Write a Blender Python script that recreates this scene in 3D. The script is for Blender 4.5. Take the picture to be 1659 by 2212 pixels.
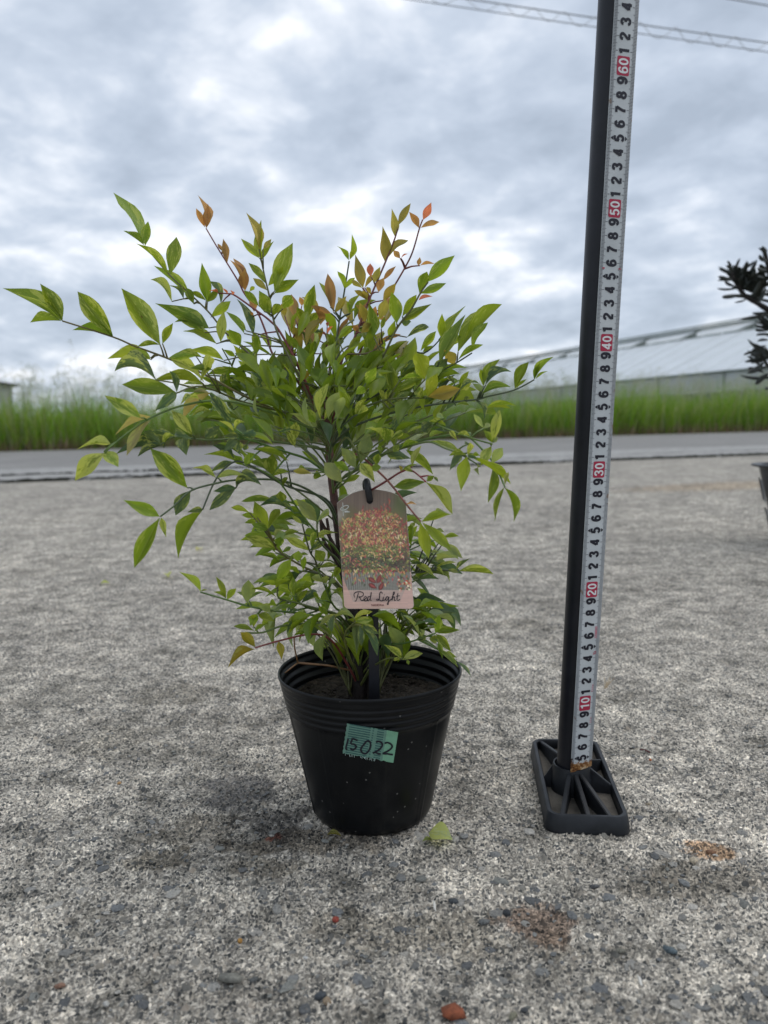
import bpy, bmesh, math, random
import numpy as np
from mathutils import Vector, Matrix

random.seed(7); RNG = np.random.default_rng(7)
for o in list(bpy.data.objects): bpy.data.objects.remove(o)
S = bpy.context.scene
COL = S.collection
R = math.radians

# ------------------------------------------------------------------ camera
H = .33; PITCH = R(6.5); ROLL = R(1.03); FD = 1661.0; CX, CY = 829.5, 1106.0   # FD: focal length in units of a 1659 x 2212 frame
cam = bpy.data.cameras.new('camera'); camo = bpy.data.objects.new('camera', cam); COL.objects.link(camo)
cam.sensor_fit = 'VERTICAL'; cam.sensor_height = 36.0; cam.lens = 36.0 * FD / 2212.0
cam.clip_start = .01; cam.clip_end = 6000
r0 = Vector((1, 0, 0)); u0 = Vector((0, math.sin(PITCH), math.cos(PITCH)))
cX = r0 * math.cos(ROLL) - u0 * math.sin(ROLL); cY = r0 * math.sin(ROLL) + u0 * math.cos(ROLL); cZ = cX.cross(cY)
camo.matrix_world = Matrix(((cX.x, cY.x, cZ.x, 0), (cX.y, cY.y, cZ.y, 0), (cX.z, cY.z, cZ.z, H), (0, 0, 0, 1)))
cam.dof.use_dof = True; cam.dof.focus_distance = .645; cam.dof.aperture_fstop = 7.5
S.camera = camo
S.render.resolution_x = 768; S.render.resolution_y = 1024

# ------------------------------------------------------------------ sky, sun, exposure
SUN_EL, SUN_AZ = R(63), R(55)       # azimuth measured clockwise from +Y
w = bpy.data.worlds.new('World'); S.world = w; w.use_nodes = True
wn = w.node_tree.nodes; wl = w.node_tree.links; wn.clear()
def N(nt, t, **k):
    n = nt.nodes.new(t)
    for a, b in k.items():
        if a == 'inp':
            for i, v in b.items(): n.inputs[i].default_value = v
        else: setattr(n, a, b)
    return n
wt = w.node_tree
sky = N(wt, 'ShaderNodeTexSky', sky_type='NISHITA', sun_disc=False, sun_elevation=SUN_EL, sun_rotation=SUN_AZ, air_density=1.0, dust_density=2.0)
bg1 = N(wt, 'ShaderNodeBackground', inp={'Strength': .11}); wl.new(sky.outputs[0], bg1.inputs[0])
tc = N(wt, 'ShaderNodeTexCoord'); sep = N(wt, 'ShaderNodeSeparateXYZ'); wl.new(tc.outputs['Generated'], sep.inputs[0])
def M(nt, op, a, b=None, c=None, clamp=False):
    n = nt.nodes.new('ShaderNodeMath'); n.operation = op; n.use_clamp = clamp
    for i, v in enumerate((a, b, c)):
        if v is None: continue
        if isinstance(v, (int, float)): n.inputs[i].default_value = v
        else: nt.links.new(v, n.inputs[i])
    return n.outputs[0]
zz = M(wt, 'ADD', M(wt, 'ABSOLUTE', sep.outputs[2]), .26)       # cloud deck seen in perspective
cx = M(wt, 'DIVIDE', sep.outputs[0], zz); cy = M(wt, 'DIVIDE', sep.outputs[1], zz)
cmb = N(wt, 'ShaderNodeCombineXYZ'); wl.new(cx, cmb.inputs[0]); wl.new(cy, cmb.inputs[1])
def wnoise(scale, detail, rough, dist, off):
    mp = N(wt, 'ShaderNodeMapping', inp={'Location': off, 'Rotation': (0, 0, .6), 'Scale': (1, 1.0, 1)}); wl.new(cmb.outputs[0], mp.inputs[0])
    n = N(wt, 'ShaderNodeTexNoise', inp={'Scale': scale, 'Detail': detail, 'Roughness': rough, 'Distortion': dist}); wl.new(mp.outputs[0], n.inputs['Vector'])
    return n.outputs[0]
nA = wnoise(1.35, 4, .5, .2, (1.3, 4.1, 0)); nB = wnoise(4.2, 5, .55, .25, (7.2, 1.7, 0)); nC = wnoise(.34, 2, .5, .0, (3, 9, 0))
nD = wnoise(11, 3, .6, .2, (2.2, 5.5, 0))
mixv = M(wt, 'ADD', M(wt, 'ADD', M(wt, 'ADD', M(wt, 'MULTIPLY', nA, .50), M(wt, 'MULTIPLY', nD, .12)), M(wt, 'MULTIPLY', nB, .50)), M(wt, 'MULTIPLY', nC, .22))
def ramp(nt, fac, stops, interp='LINEAR'):
    n = nt.nodes.new('ShaderNodeValToRGB'); e = n.color_ramp.elements; n.color_ramp.interpolation = interp
    while len(e) < len(stops): e.new(.5)
    for el, (p, c) in zip(e, stops): el.position = p; el.color = (*c, 1) if len(c) == 3 else c
    nt.links.new(fac, n.inputs[0]); return n
cr = ramp(wt, mixv, [(.53, (.33, .385, .465)), (.61, (.405, .465, .555)), (.67, (.48, .54, .63)), (.735, (.64, .685, .755)), (.80, (.90, .91, .94))])
bg2 = N(wt, 'ShaderNodeBackground', inp={'Strength': 1.0}); wl.new(cr.outputs[0], bg2.inputs[0])
mx = N(wt, 'ShaderNodeMixShader', inp={'Fac': .93}); wl.new(bg1.outputs[0], mx.inputs[1]); wl.new(bg2.outputs[0], mx.inputs[2])
wo = N(wt, 'ShaderNodeOutputWorld'); wl.new(mx.outputs[0], wo.inputs[0])

sl = bpy.data.lights.new('sun', 'SUN'); sl.energy = .65; sl.angle = R(50); sl.color = (1, .97, .92)
so = bpy.data.objects.new('sun', sl); COL.objects.link(so)
sd = Vector((math.sin(SUN_AZ) * math.cos(SUN_EL), math.cos(SUN_AZ) * math.cos(SUN_EL), math.sin(SUN_EL)))
so.rotation_euler = sd.to_track_quat('Z', 'Y').to_euler()
S.view_settings.view_transform = 'Standard'; S.view_settings.look = 'None'; S.view_settings.exposure = 0.42; S.view_settings.gamma = 1
S.view_settings.use_curve_mapping = False
S.render.engine = 'CYCLES'
S.cycles.max_bounces = 6; S.cycles.diffuse_bounces = 3; S.cycles.glossy_bounces = 2; S.cycles.transmission_bounces = 4; S.cycles.caustics_reflective = False; S.cycles.caustics_refractive = False

# ------------------------------------------------------------------ helpers
CAM = np.array([0, 0, H])
def ray(x, y):                     # x, y in the 1659 x 2212 frame
    u = (x - CX) / FD; v = -(y - CY) / FD
    c, s = math.cos(ROLL), math.sin(ROLL)
    r = u * c + v * s; t = -u * s + v * c
    return np.array([r, math.cos(PITCH) + t * math.sin(PITCH), -math.sin(PITCH) + t * math.cos(PITCH)])
def gnd(x, y, z=0.0):
    d = ray(x, y); return Vector(CAM + d * ((z - H) / d[2]))
def atD(x, y, D):
    d = ray(x, y); return Vector(CAM + d * (D / d[1]))
FS = 3024 / 1659.0                 # full picture pixels per frame unit
def srgb(r, g, b):
    f = lambda c: (c / 255 / 12.92) if c / 255 <= .04045 else ((c / 255 + .055) / 1.055) ** 2.4
    return (f(r), f(g), f(b))

def newobj(name, me, mat=None, parent=None, loc=None):
    o = bpy.data.objects.new(name, me); COL.objects.link(o)
    if mat is not None and me is not None and not me.materials: me.materials.append(mat)
    if loc is not None: o.location = loc
    if parent is not None: setpar(o, parent)
    return o
WLOC = {}
def wloc(o):                       # world origin of an unrotated parent chain
    return WLOC.get(o.name, Vector((0, 0, 0)))
def setpar(o, p):
    o.parent = p; o.matrix_parent_inverse = Matrix.Translation(-wloc(p))
def empty(name, loc, label, cat, group=None):
    o = bpy.data.objects.new(name, None); COL.objects.link(o); o.location = loc; o.empty_display_size = .02
    WLOC[o.name] = Vector(loc); tag(o, label, cat, group); return o
def tag(o, label=None, cat=None, group=None, kind=None):
    if label: o['label'] = label
    if cat: o['category'] = cat
    if group: o['group'] = group
    if kind: o['kind'] = kind
    return o
def mesh(name, verts, faces, smooth=False):
    me = bpy.data.meshes.new(name); me.from_pydata([tuple(v) for v in verts], [], faces); me.update()
    if smooth: me.polygons.foreach_set('use_smooth', [True] * len(me.polygons))
    return me
class MB:
    def __init__(s): s.v = []; s.f = []
    def add(s, vs, fs):
        n = len(s.v); s.v += [tuple(v) for v in vs]; s.f += [tuple(i + n for i in f) for f in fs]
    def box(s, c, d, rot=None):
        c = Vector(c); vs = []
        for x in (-.5, .5):
            for y in (-.5, .5):
                for z in (-.5, .5):
                    p = Vector((x * d[0], y * d[1], z * d[2]))
                    if rot is not None: p = rot @ p
                    vs.append(c + p)
        s.add(vs, [(0, 1, 3, 2), (4, 6, 7, 5), (0, 4, 5, 1), (2, 3, 7, 6), (0, 2, 6, 4), (1, 5, 7, 3)])
    def tube(s, pts, rad, n=6, cap=True):
        pts = [Vector(p) for p in pts]; m = len(pts)
        if not hasattr(rad, '__len__'): rad = [rad] * m
        base = len(s.v); prev = None
        for i, p in enumerate(pts):
            t = (pts[min(i + 1, m - 1)] - pts[max(i - 1, 0)]).normalized()
            a = prev if prev is not None else (Vector((0, 0, 1)) if abs(t.z) < .9 else Vector((1, 0, 0)))
            u = (a - t * a.dot(t)).normalized(); prev = u; v = t.cross(u)
            for k in range(n):
                q = 2 * math.pi * k / n
                s.v.append(tuple(p + (u * math.cos(q) + v * math.sin(q)) * rad[i]))
        for i in range(m - 1):
            for k in range(n):
                a = base + i * n + k; b = base + i * n + (k + 1) % n
                s.f.append((a, b, b + n, a + n))
        if cap:
            s.f.append(tuple(base + k for k in reversed(range(n)))); s.f.append(tuple(base + (m - 1) * n + k for k in range(n)))
    def lathe(s, prof, n=48, c=(0, 0, 0), fn=None, close=False):
        base = len(s.v)
        for (r, z) in prof:
            for k in range(n):
                a = 2 * math.pi * k / n
                rr = fn(r, z, a) if fn else r
                s.v.append((c[0] + rr * math.cos(a), c[1] + rr * math.sin(a), c[2] + z))
        for i in range(len(prof) - 1):
            for k in range(n):
                a = base + i * n + k; b = base + i * n + (k + 1) % n
                s.f.append((a, b, b + n, a + n))
    def prism(s, poly, z0, z1):
        n = len(poly); vs = [(x, y, z0) for x, y in poly] + [(x, y, z1) for x, y in poly]
        s.add(vs, [tuple(reversed(range(n))), tuple(range(n, 2 * n))] + [(i, (i + 1) % n, n + (i + 1) % n, n + i) for i in range(n)])
    def build(s, name, mat=None, parent=None, smooth=False):
        return newobj(name, mesh(name, s.v, s.f, smooth), mat, parent)
def smooth_by_angle(o, ang=35):
    me = o.data; bm = bmesh.new(); bm.from_mesh(me)
    bmesh.ops.recalc_face_normals(bm, faces=bm.faces)
    for f in bm.faces: f.smooth = True
    for e in bm.edges:
        if len(e.link_faces) == 2 and e.calc_face_angle(0) > R(ang): e.smooth = False
    bm.to_mesh(me); bm.free()
def cat(pts, n=8, closed=False):   # catmull-rom
    P = [Vector(p) for p in pts]
    if len(P) < 3: return P
    out = []; m = len(P); rng = m if closed else m - 1
    for i in range(rng):
        if closed: a, b, c, d = P[(i - 1) % m], P[i], P[(i + 1) % m], P[(i + 2) % m]
        else: a, b, c, d = P[max(i - 1, 0)], P[i], P[i + 1], P[min(i + 2, m - 1)]
        for k in range(n):
            t = k / n
            out.append(.5 * ((2 * b) + (c - a) * t + (2 * a - 5 * b + 4 * c - d) * t * t + (3 * b - 3 * c + d - a) * t ** 3))
    if not closed: out.append(P[-1])
    return out

# ------------------------------------------------------------------ materials
def mat(name):
    m = bpy.data.materials.new(name); m.use_nodes = True; nt = m.node_tree
    return m, nt, nt.nodes['Principled BSDF'], nt.nodes['Material Output']
def noise(nt, scale, detail=3, rough=.5, vec=None, dist=0):
    n = N(nt, 'ShaderNodeTexNoise', inp={'Scale': scale, 'Detail': detail, 'Roughness': rough, 'Distortion': dist})
    if vec is not None: nt.links.new(vec, n.inputs['Vector'])
    return n
def objco(nt):
    return N(nt, 'ShaderNodeTexCoord').outputs['Object']
def worldco(nt):
    return N(nt, 'ShaderNodeNewGeometry').outputs['Position']
def mixc(nt, f, a, b, mode='MIX'):
    n = nt.nodes.new('ShaderNodeMix'); n.data_type = 'RGBA'; n.blend_type = mode
    for i, v in ((0, f), (6, a), (7, b)):
        if isinstance(v, (int, float)): n.inputs[i].default_value = v
        elif isinstance(v, tuple): n.inputs[i].default_value = (*v, 1) if len(v) == 3 else v
        else: nt.links.new(v, n.inputs[i])
    return n.outputs[2]
def bump(nt, h, strength, dist, bsdf):
    b = N(nt, 'ShaderNodeBump', inp={'Strength': strength, 'Distance': dist}); nt.links.new(h, b.inputs['Height']); nt.links.new(b.outputs[0], bsdf.inputs['Normal'])
def simple(name, c, rough=.6, var=.15, scale=20, bumps=0, bdist=.001, metallic=0, spec=.5, c2=None):
    m, nt, b, o = mat(name); v = objco(nt)
    n = noise(nt, scale, 5, .6, v)
    c2 = c2 or tuple(x * (1 - var * 1.6) for x in c)
    f = ramp(nt, n.outputs[0], [(.3, c2), (.7, tuple(min(1, x * (1 + var)) for x in c))])
    nt.links.new(f.outputs[0], b.inputs['Base Color']); b.inputs['Roughness'].default_value = rough
    b.inputs['Metallic'].default_value = metallic; b.inputs['Specular IOR Level'].default_value = spec
    if bumps: bump(nt, noise(nt, scale * 6, 4, .6, v).outputs[0], bumps, bdist, b)
    return m
def blob(nt, pos, center, size, rot=0, rag=.5, nscale=25, lo=.55, hi=1.0, n=None):      # ragged stain with a shape of its own: 1 inside, 0 outside
    mp = N(nt, 'ShaderNodeMapping', vector_type='TEXTURE', inp={'Location': (center[0], center[1], 0), 'Rotation': (0, 0, rot), 'Scale': (size[0], size[1], 1)})
    nt.links.new(pos, mp.inputs[0])
    sx = N(nt, 'ShaderNodeSeparateXYZ'); nt.links.new(mp.outputs[0], sx.inputs[0])
    d = M(nt, 'SQRT', M(nt, 'ADD', M(nt, 'MULTIPLY', sx.outputs[0], sx.outputs[0]), M(nt, 'MULTIPLY', sx.outputs[1], sx.outputs[1])))
    n = n or noise(nt, nscale, 5, .65, pos)
    d2 = M(nt, 'ADD', d, M(nt, 'MULTIPLY', M(nt, 'SUBTRACT', n.outputs[0], .5), rag * 2))
    mr = N(nt, 'ShaderNodeMapRange', interpolation_type='SMOOTHSTEP', inp={'From Min': hi, 'From Max': lo, 'To Min': 0, 'To Max': 1}); nt.links.new(d2, mr.inputs[0])
    return mr.outputs[0]

def concrete():
    m, nt, b, o = mat('weathered_concrete'); pos = worldco(nt); L = nt.links
    jit = noise(nt, 140, 2, .5, pos)
    vv = nt.nodes.new('ShaderNodeVectorMath'); vv.operation = 'MULTIPLY_ADD'; L.new(jit.outputs['Color'], vv.inputs[0]); vv.inputs[1].default_value = (.005, .005, 0); L.new(pos, vv.inputs[2])
    p2 = vv.outputs[0]
    def vor(scale, feature='F1'):
        n = N(nt, 'ShaderNodeTexVoronoi', feature=feature, inp={'Scale': scale}); L.new(p2, n.inputs['Vector']); return n
    A = vor(350); Bv = vor(600); G = vor(130)
    patch = noise(nt, 5.5, 3, .6, pos); patch2 = noise(nt, 22, 3, .65, pos); mid = noise(nt, 420, 3, .75, p2); grit = noise(nt, 60, 4, .72, pos); broad = noise(nt, 1.3, 3, .6, pos)
    sa = N(nt, 'ShaderNodeSeparateColor'); L.new(A.outputs['Color'], sa.inputs[0])
    sb = N(nt, 'ShaderNodeSeparateColor'); L.new(Bv.outputs['Color'], sb.inputs[0])
    sg = N(nt, 'ShaderNodeSeparateColor'); L.new(G.outputs['Color'], sg.inputs[0])
    stA = ramp(nt, sa.outputs[0], [(.0, (.045, .05, .055)), (.3, (.095, .10, .105)), (.55, (.16, .16, .157)), (.75, (.23, .222, .21)), (.93, (.38, .36, .33)), (1, (.72, .69, .64))])
    stB = ramp(nt, sb.outputs[0], [(.0, (.08, .083, .086)), (.35, (.24, .24, .235)), (.6, (.42, .41, .385)), (.85, (.62, .60, .56)), (1, (.85, .83, .79))])
    stG = ramp(nt, sg.outputs[0], [(.0, (.09, .097, .105)), (.4, (.16, .165, .165)), (.7, (.23, .225, .21)), (1, (.36, .33, .30))])
    matrix = ramp(nt, mid.outputs[0], [(.34, (.07, .07, .068)), (.45, (.16, .158, .15)), (.52, (.28, .272, .258)), (.585, (.52, .505, .475)), (.67, (.84, .82, .77))])
    c = mixc(nt, .45, matrix.outputs[0], stB.outputs[0])
    thr = M(nt, 'ADD', M(nt, 'MULTIPLY', patch2.outputs[0], .9), M(nt, 'MULTIPLY', patch.outputs[0], .5))
    mA = M(nt, 'MULTIPLY', M(nt, 'GREATER_THAN', M(nt, 'ADD', sa.outputs[1], thr), .94), M(nt, 'LESS_THAN', A.outputs['Distance'], .50))
    c = mixc(nt, mA, c, stA.outputs[0])
    mG = M(nt, 'MULTIPLY', M(nt, 'GREATER_THAN', sg.outputs[1], .90), M(nt, 'LESS_THAN', G.outputs['Distance'], .36))
    c = mixc(nt, mG, c, stG.outputs[0])
    # broad weathering
    pr = ramp(nt, patch.outputs[0], [(.32, (.78, .77, .75)), (.5, (1.0, .99, .97)), (.66, (1.22, 1.20, 1.17))])
    c = mixc(nt, 1.0, c, pr.outputs[0], 'MULTIPLY')
    prb = ramp(nt, broad.outputs[0], [(.35, (.84, .83, .82)), (.55, (1.0, .99, .97)), (.7, (1.10, 1.08, 1.05))])
    c = mixc(nt, 1.0, c, prb.outputs[0], 'MULTIPLY')
    pr2 = ramp(nt, patch2.outputs[0], [(.33, (.66, .655, .64)), (.5, (1.0, .99, .98)), (.68, (1.28, 1.26, 1.23))])
    c = mixc(nt, 1.0, c, pr2.outputs[0], 'MULTIPLY')
    pr3 = ramp(nt, grit.outputs[0], [(.34, (.64, .635, .62)), (.46, (.94, .93, .91)), (.54, (1.05, 1.035, 1.01)), (.66, (1.36, 1.335, 1.29))])
    c = mixc(nt, 1.0, c, pr3.outputs[0], 'MULTIPLY')
    dv = nt.nodes.new('ShaderNodeVectorMath'); dv.operation = 'MULTIPLY_ADD'; L.new(patch.outputs['Color'], dv.inputs[0]); dv.inputs[1].default_value = (.30, .30, 0); L.new(pos, dv.inputs[2])
    ck = N(nt, 'ShaderNodeTexVoronoi', feature='DISTANCE_TO_EDGE', inp={'Scale': 1.5}); L.new(dv.outputs[0], ck.inputs['Vector'])
    ckm = N(nt, 'ShaderNodeMapRange', inp={'From Min': .012, 'From Max': .002}); L.new(ck.outputs['Distance'], ckm.inputs[0])
    ckg = N(nt, 'ShaderNodeMapRange', inp={'From Min': .50, 'From Max': .58}); L.new(broad.outputs[0], ckg.inputs[0])
    c = mixc(nt, M(nt, 'MULTIPLY', M(nt, 'MULTIPLY', ckm.outputs[0], ckg.outputs[0]), .55), c, (.07, .068, .06))
    sn = noise(nt, 32, 3, .65, pos); b0_ = None
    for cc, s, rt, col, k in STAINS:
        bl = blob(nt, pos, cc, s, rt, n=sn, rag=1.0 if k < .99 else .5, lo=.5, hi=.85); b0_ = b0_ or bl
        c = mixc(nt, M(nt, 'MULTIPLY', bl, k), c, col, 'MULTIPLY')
    c = mixc(nt, 1.0, c, (1.28, 1.255, 1.215), 'MULTIPLY')
    L.new(c, b.inputs['Base Color'])
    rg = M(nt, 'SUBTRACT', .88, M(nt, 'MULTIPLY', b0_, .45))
    L.new(rg, b.inputs['Roughness']); b.inputs['Specular IOR Level'].default_value = .2
    hA = M(nt, 'MULTIPLY', M(nt, 'SUBTRACT', .6, A.outputs['Distance']), M(nt, 'ADD', M(nt, 'MULTIPLY', mA, .9), .25))
    hG = M(nt, 'MULTIPLY', M(nt, 'SUBTRACT', .45, G.outputs['Distance']), M(nt, 'MULTIPLY', mG, 2.2))
    h = M(nt, 'ADD', M(nt, 'ADD', hA, hG), M(nt, 'MULTIPLY', mid.outputs[0], 1.1))
    h = M(nt, 'ADD', h, M(nt, 'MULTIPLY', patch2.outputs[0], 1.0))
    sp_ = N(nt, 'ShaderNodeSeparateXYZ'); L.new(pos, sp_.inputs[0])
    yy_ = sp_.outputs[1]; wid = M(nt, 'ADD', M(nt, 'MULTIPLY', yy_, .58), .08)
    e1 = M(nt, 'MULTIPLY', M(nt, 'SUBTRACT', 1, M(nt, 'DIVIDE', M(nt, 'ABSOLUTE', sp_.outputs[0]), wid)), 25)
    e2 = M(nt, 'MINIMUM', M(nt, 'MULTIPLY', M(nt, 'SUBTRACT', yy_, .335), 40), M(nt, 'MULTIPLY', M(nt, 'SUBTRACT', 4.6, yy_), 2))
    fade = M(nt, 'MULTIPLY', M(nt, 'MULTIPLY', M(nt, 'MINIMUM', e1, e2), 1, clamp=True), .0050)      # relief only where the mesh is fine enough to carry it
    ds = N(nt, 'ShaderNodeDisplacement', inp={'Midlevel': 1.2}); L.new(h, ds.inputs['Height']); L.new(fade, ds.inputs['Scale'])
    L.new(ds.outputs[0], o.inputs['Displacement'])
    m.displacement_method = 'DISPLACEMENT'
    return m
wc = gnd(520, 1700); st1 = gnd(2097 / FS, 3634 / FS); st2 = gnd(2790 / FS, 3350 / FS); st3 = gnd(1560, 1050)
wc2 = gnd(690, 1830); st4 = gnd(1180 / 1.106 / FS, (3000 + 330 / 1.106) / FS); st5 = gnd(400, 1800); st6 = gnd(900, 2010)
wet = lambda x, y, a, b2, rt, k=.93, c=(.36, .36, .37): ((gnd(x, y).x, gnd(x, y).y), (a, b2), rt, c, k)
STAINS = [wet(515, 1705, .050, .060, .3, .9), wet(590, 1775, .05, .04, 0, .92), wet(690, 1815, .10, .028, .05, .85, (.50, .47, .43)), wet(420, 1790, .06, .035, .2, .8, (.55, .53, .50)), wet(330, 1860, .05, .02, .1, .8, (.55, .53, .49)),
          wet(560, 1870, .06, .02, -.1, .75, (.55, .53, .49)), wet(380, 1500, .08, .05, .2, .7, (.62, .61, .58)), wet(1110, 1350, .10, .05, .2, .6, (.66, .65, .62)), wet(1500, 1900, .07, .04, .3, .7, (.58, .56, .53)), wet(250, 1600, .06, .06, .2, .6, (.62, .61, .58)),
          ((st1.x, st1.y), (.036, .030), 0, (.60, .49, .44), .95), ((st2.x, st2.y), (.026, .022), .4, (.80, .58, .42), .95), ((st3.x, st3.y), (.75, .28), .3, (.95, .84, .72), .9),
          ((st4.x, st4.y), (.011, .006), .3, (1.2, .48, .38), .8), ((st6.x, st6.y), (.12, .03), -.2, (.70, .68, .64), .7)]
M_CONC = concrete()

def asphalt():
    m, nt, b, o = mat('asphalt'); pos = worldco(nt); L = nt.links
    n = noise(nt, 90, 4, .7, pos); n2 = noise(nt, 1.2, 4, .6, pos)
    a = ramp(nt, n.outputs[0], [(.35, (.14, .134, .125)), (.5, (.24, .230, .215)), (.7, (.36, .345, .325))])
    b2 = ramp(nt, n2.outputs[0], [(.3, (.85, .85, .85)), (.7, (1.1, 1.1, 1.1))])
    L.new(mixc(nt, 1, a.outputs[0], b2.outputs[0], 'MULTIPLY'), b.inputs['Base Color']); b.inputs['Roughness'].default_value = .85
    bump(nt, n.outputs[0], .6, .004, b); return m
M_ASPH = asphalt()
M_GUT = simple('gutter_concrete', (.35, .34, .32), .85, .25, 14, .5, .003)
M_MOSS = simple('moss_dirt', (.035, .037, .025), .95, .4, 30, .6, .004)
M_SOILF = simple('field_soil', (.06, .075, .03), .95, .4, 3, .4, .02)
M_BLK = None

# ------------------------------------------------------------------ ground and road
FL = Vector((-6.06, 12.2)); FR_ = Vector((8.87, 17.77))
JL = Vector((-2.4486, 4.9047)); JR = Vector((3.4024, 6.8023)); jd = (JR - JL).normalized(); jn = Vector((-jd.y, jd.x))
fd = (FR_ - FL).normalized(); fn_ = Vector((-fd.y, fd.x))
def jp(s, off): p = JL + jd * s + jn * off; return p
def fp(s, off): p = FL + fd * s + fn_ * off; return p
g = MB(); RR = 3000
g.add([(RR * math.cos(a * math.pi / 24), RR * math.sin(a * math.pi / 24), -.14) for a in range(48)], [tuple(range(48))])
tag(g.build('ground', M_SOILF), 'flat green field soil reaching to the horizon', kind='structure')
# asphalt lane and gutter (slightly higher than the apron)
def strip(name, a0, a1, b0, b1, z0, z1, m):
    mb = MB(); mb.prism([tuple(a0), tuple(a1), tuple(b1), tuple(b0)], z0, z1); return mb.build(name, m)
GW = 1.62
tag(strip('road', jp(-60, GW), jp(70, GW), fp(-60, 0), fp(70, 0), -.13, .012, M_ASPH), 'grey asphalt farm lane crossing behind the apron', kind='structure')
# gutter: two rows of slabs with a crack, front edge irregular
mb = MB(); n = 260; vs = []; fs = []
for i in range(n):
    s = -16 + 36 * i / (n - 1); j = .008 * math.sin(s * 7.1) + random.uniform(-.012, .012)
    p = jp(s, .05 + j); q = jp(s, .52 + random.uniform(-.006, .006)); zt = .022 + random.uniform(-.004, .004)
    vs += [(p.x, p.y, -.10), (p.x, p.y, zt - .006), (*(jp(s, .068 + j)), zt), (q.x, q.y, zt - .003), (q.x, q.y, -.1)]
for i in range(n - 1):
    a = i * 5; b_ = a + 5
    fs += [(a, b_, b_ + 1, a + 1), (a + 1, b_ + 1, b_ + 2, a + 2), (a + 2, b_ + 2, b_ + 3, a + 3), (a + 3, b_ + 3, b_ + 4, a + 4)]
mb.add(vs, fs); gut = mb.build('pavement', M_GUT); tag(gut, 'pale concrete gutter slab running along the joint', kind='structure')
mb = MB(); vs = []; fs = []
for i in range(n):
    s = -16 + 36 * i / (n - 1); p = jp(s, .55 + random.uniform(-.006, .006)); q = jp(s, GW); zt = .026 + random.uniform(-.003, .003)
    vs += [(p.x, p.y, -.10), (p.x, p.y, zt - .004), (*(jp(s, .57)), zt), (q.x, q.y, .0165)]
for i in range(n - 1):
    a = i * 4; b_ = a + 4
    fs += [(a, b_, b_ + 1, a + 1), (a + 1, b_ + 1, b_ + 2, a + 2), (a + 2, b_ + 2, b_ + 3, a + 3)]
mb.add(vs, fs); gut2 = mb.build('pavement', M_GUT); tag(gut2, 'second concrete gutter slab next to the asphalt', kind='structure')
# moss and dirt packed in the joint
mb = MB()
for i in range(2600):
    s = random.uniform(-14, 18); off = random.gauss(.035, .012); p = jp(s, off); r = random.uniform(.006, .016)
    z = random.uniform(-.012, .012)
    vs = [(p.x + r * random.uniform(1, 3) * math.cos(a), p.y + r * math.sin(a), z + r * random.uniform(-.3, .3)) for a in (0, 1.57, 3.14, 4.71)] + [(p.x, p.y, z + r * random.uniform(.5, 1.1))]
    mb.add(vs, [(0, 1, 4), (1, 2, 4), (2, 3, 4), (3, 0, 4)])
for s0 in np.linspace(-16, 19, 36):
    a = jp(s0, -.004); b_ = jp(s0 + 1.0, -.004); c = jp(s0 + 1.0, .07); d = jp(s0, .07)
    mb.add([(a.x, a.y, -.018), (b_.x, b_.y, -.018), (c.x, c.y, -.018), (d.x, d.y, -.018)], [(0, 1, 2, 3)])
for (o1, zb, z1, sA, sB, dz) in ((.043, -.03, .019, -16, 19, .006), (.532, -.02, .029, -16, 3, .004)):
    pv = None
    for i in range(900):
        s_ = sA + (sB - sA) * i / 899; p = jp(s_, o1 + random.uniform(-.003, .003)); zt = z1 + random.uniform(-dz, dz) - (.02 if random.random() < .06 else 0)
        cur = ((p.x, p.y, zb), (p.x, p.y, zt), (*jp(s_, o1 + .012), zt))
        if pv: mb.add([pv[0], cur[0], cur[1], pv[1]], [(0, 1, 2, 3)]); mb.add([pv[1], cur[1], cur[2], pv[2]], [(0, 1, 2, 3)])
        pv = cur
tag(mb.build('moss', M_MOSS), 'dark moss and dirt packed in the long pavement joint', 'moss', kind='stuff')

# apron: a grid fine enough to carry the relief from the near edge to a few metres out, plain sheet around it
Y0, Y1 = .335, 4.6; WF = lambda y: .58 * y + .08
nx = 640; ny = 720; ys = Y0 * (Y1 / Y0) ** np.linspace(0, 1, ny); us = np.linspace(-1, 1, nx)
gy = np.repeat(ys[:, None], nx, 1); gx = us[None, :] * (.58 * gy + .08)
vv = np.stack([gx.ravel(), gy.ravel(), np.zeros(nx * ny)], 1); idx = np.arange(nx * ny).reshape(ny, nx)
q = np.stack([idx[:-1, :-1], idx[:-1, 1:], idx[1:, 1:], idx[1:, :-1]], -1).reshape(-1, 4)
w0, w1 = WF(Y0), WF(Y1); yJ = lambda x: JL.y + (x - JL.x) * jd.y / jd.x
jx = np.unique(np.concatenate([np.linspace(-14, 16, 240), [-w1, w1]])); jo = {float(x): (float(x), yJ(x) + random.uniform(-.010, .006), 0.0) for x in jx}
V = vv.tolist(); F = [tuple(r) for r in q.tolist()]
def poly(pts): k = len(V); V.extend(pts); F.append(tuple(range(k, k + len(pts))))
jl = [jo[float(x)] for x in jx]
poly([(-14, -8, 0), (16, -8, 0), (16, Y0, 0), (w0, Y0, 0), (-w0, Y0, 0), (-14, Y0, 0)])
poly([(-14, Y0, 0), (-w0, Y0, 0), (-w1, Y1, 0)] + [p_ for p_ in reversed(jl) if p_[0] <= -w1 + 1e-6])
poly([(w0, Y0, 0), (16, Y0, 0)] + [p_ for p_ in reversed(jl) if p_[0] >= w1 - 1e-6] + [(w1, Y1, 0)])
poly([(-w1, Y1, 0), (w1, Y1, 0)] + [p_ for p_ in reversed(jl) if -w1 - 1e-6 <= p_[0] <= w1 + 1e-6])
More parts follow.
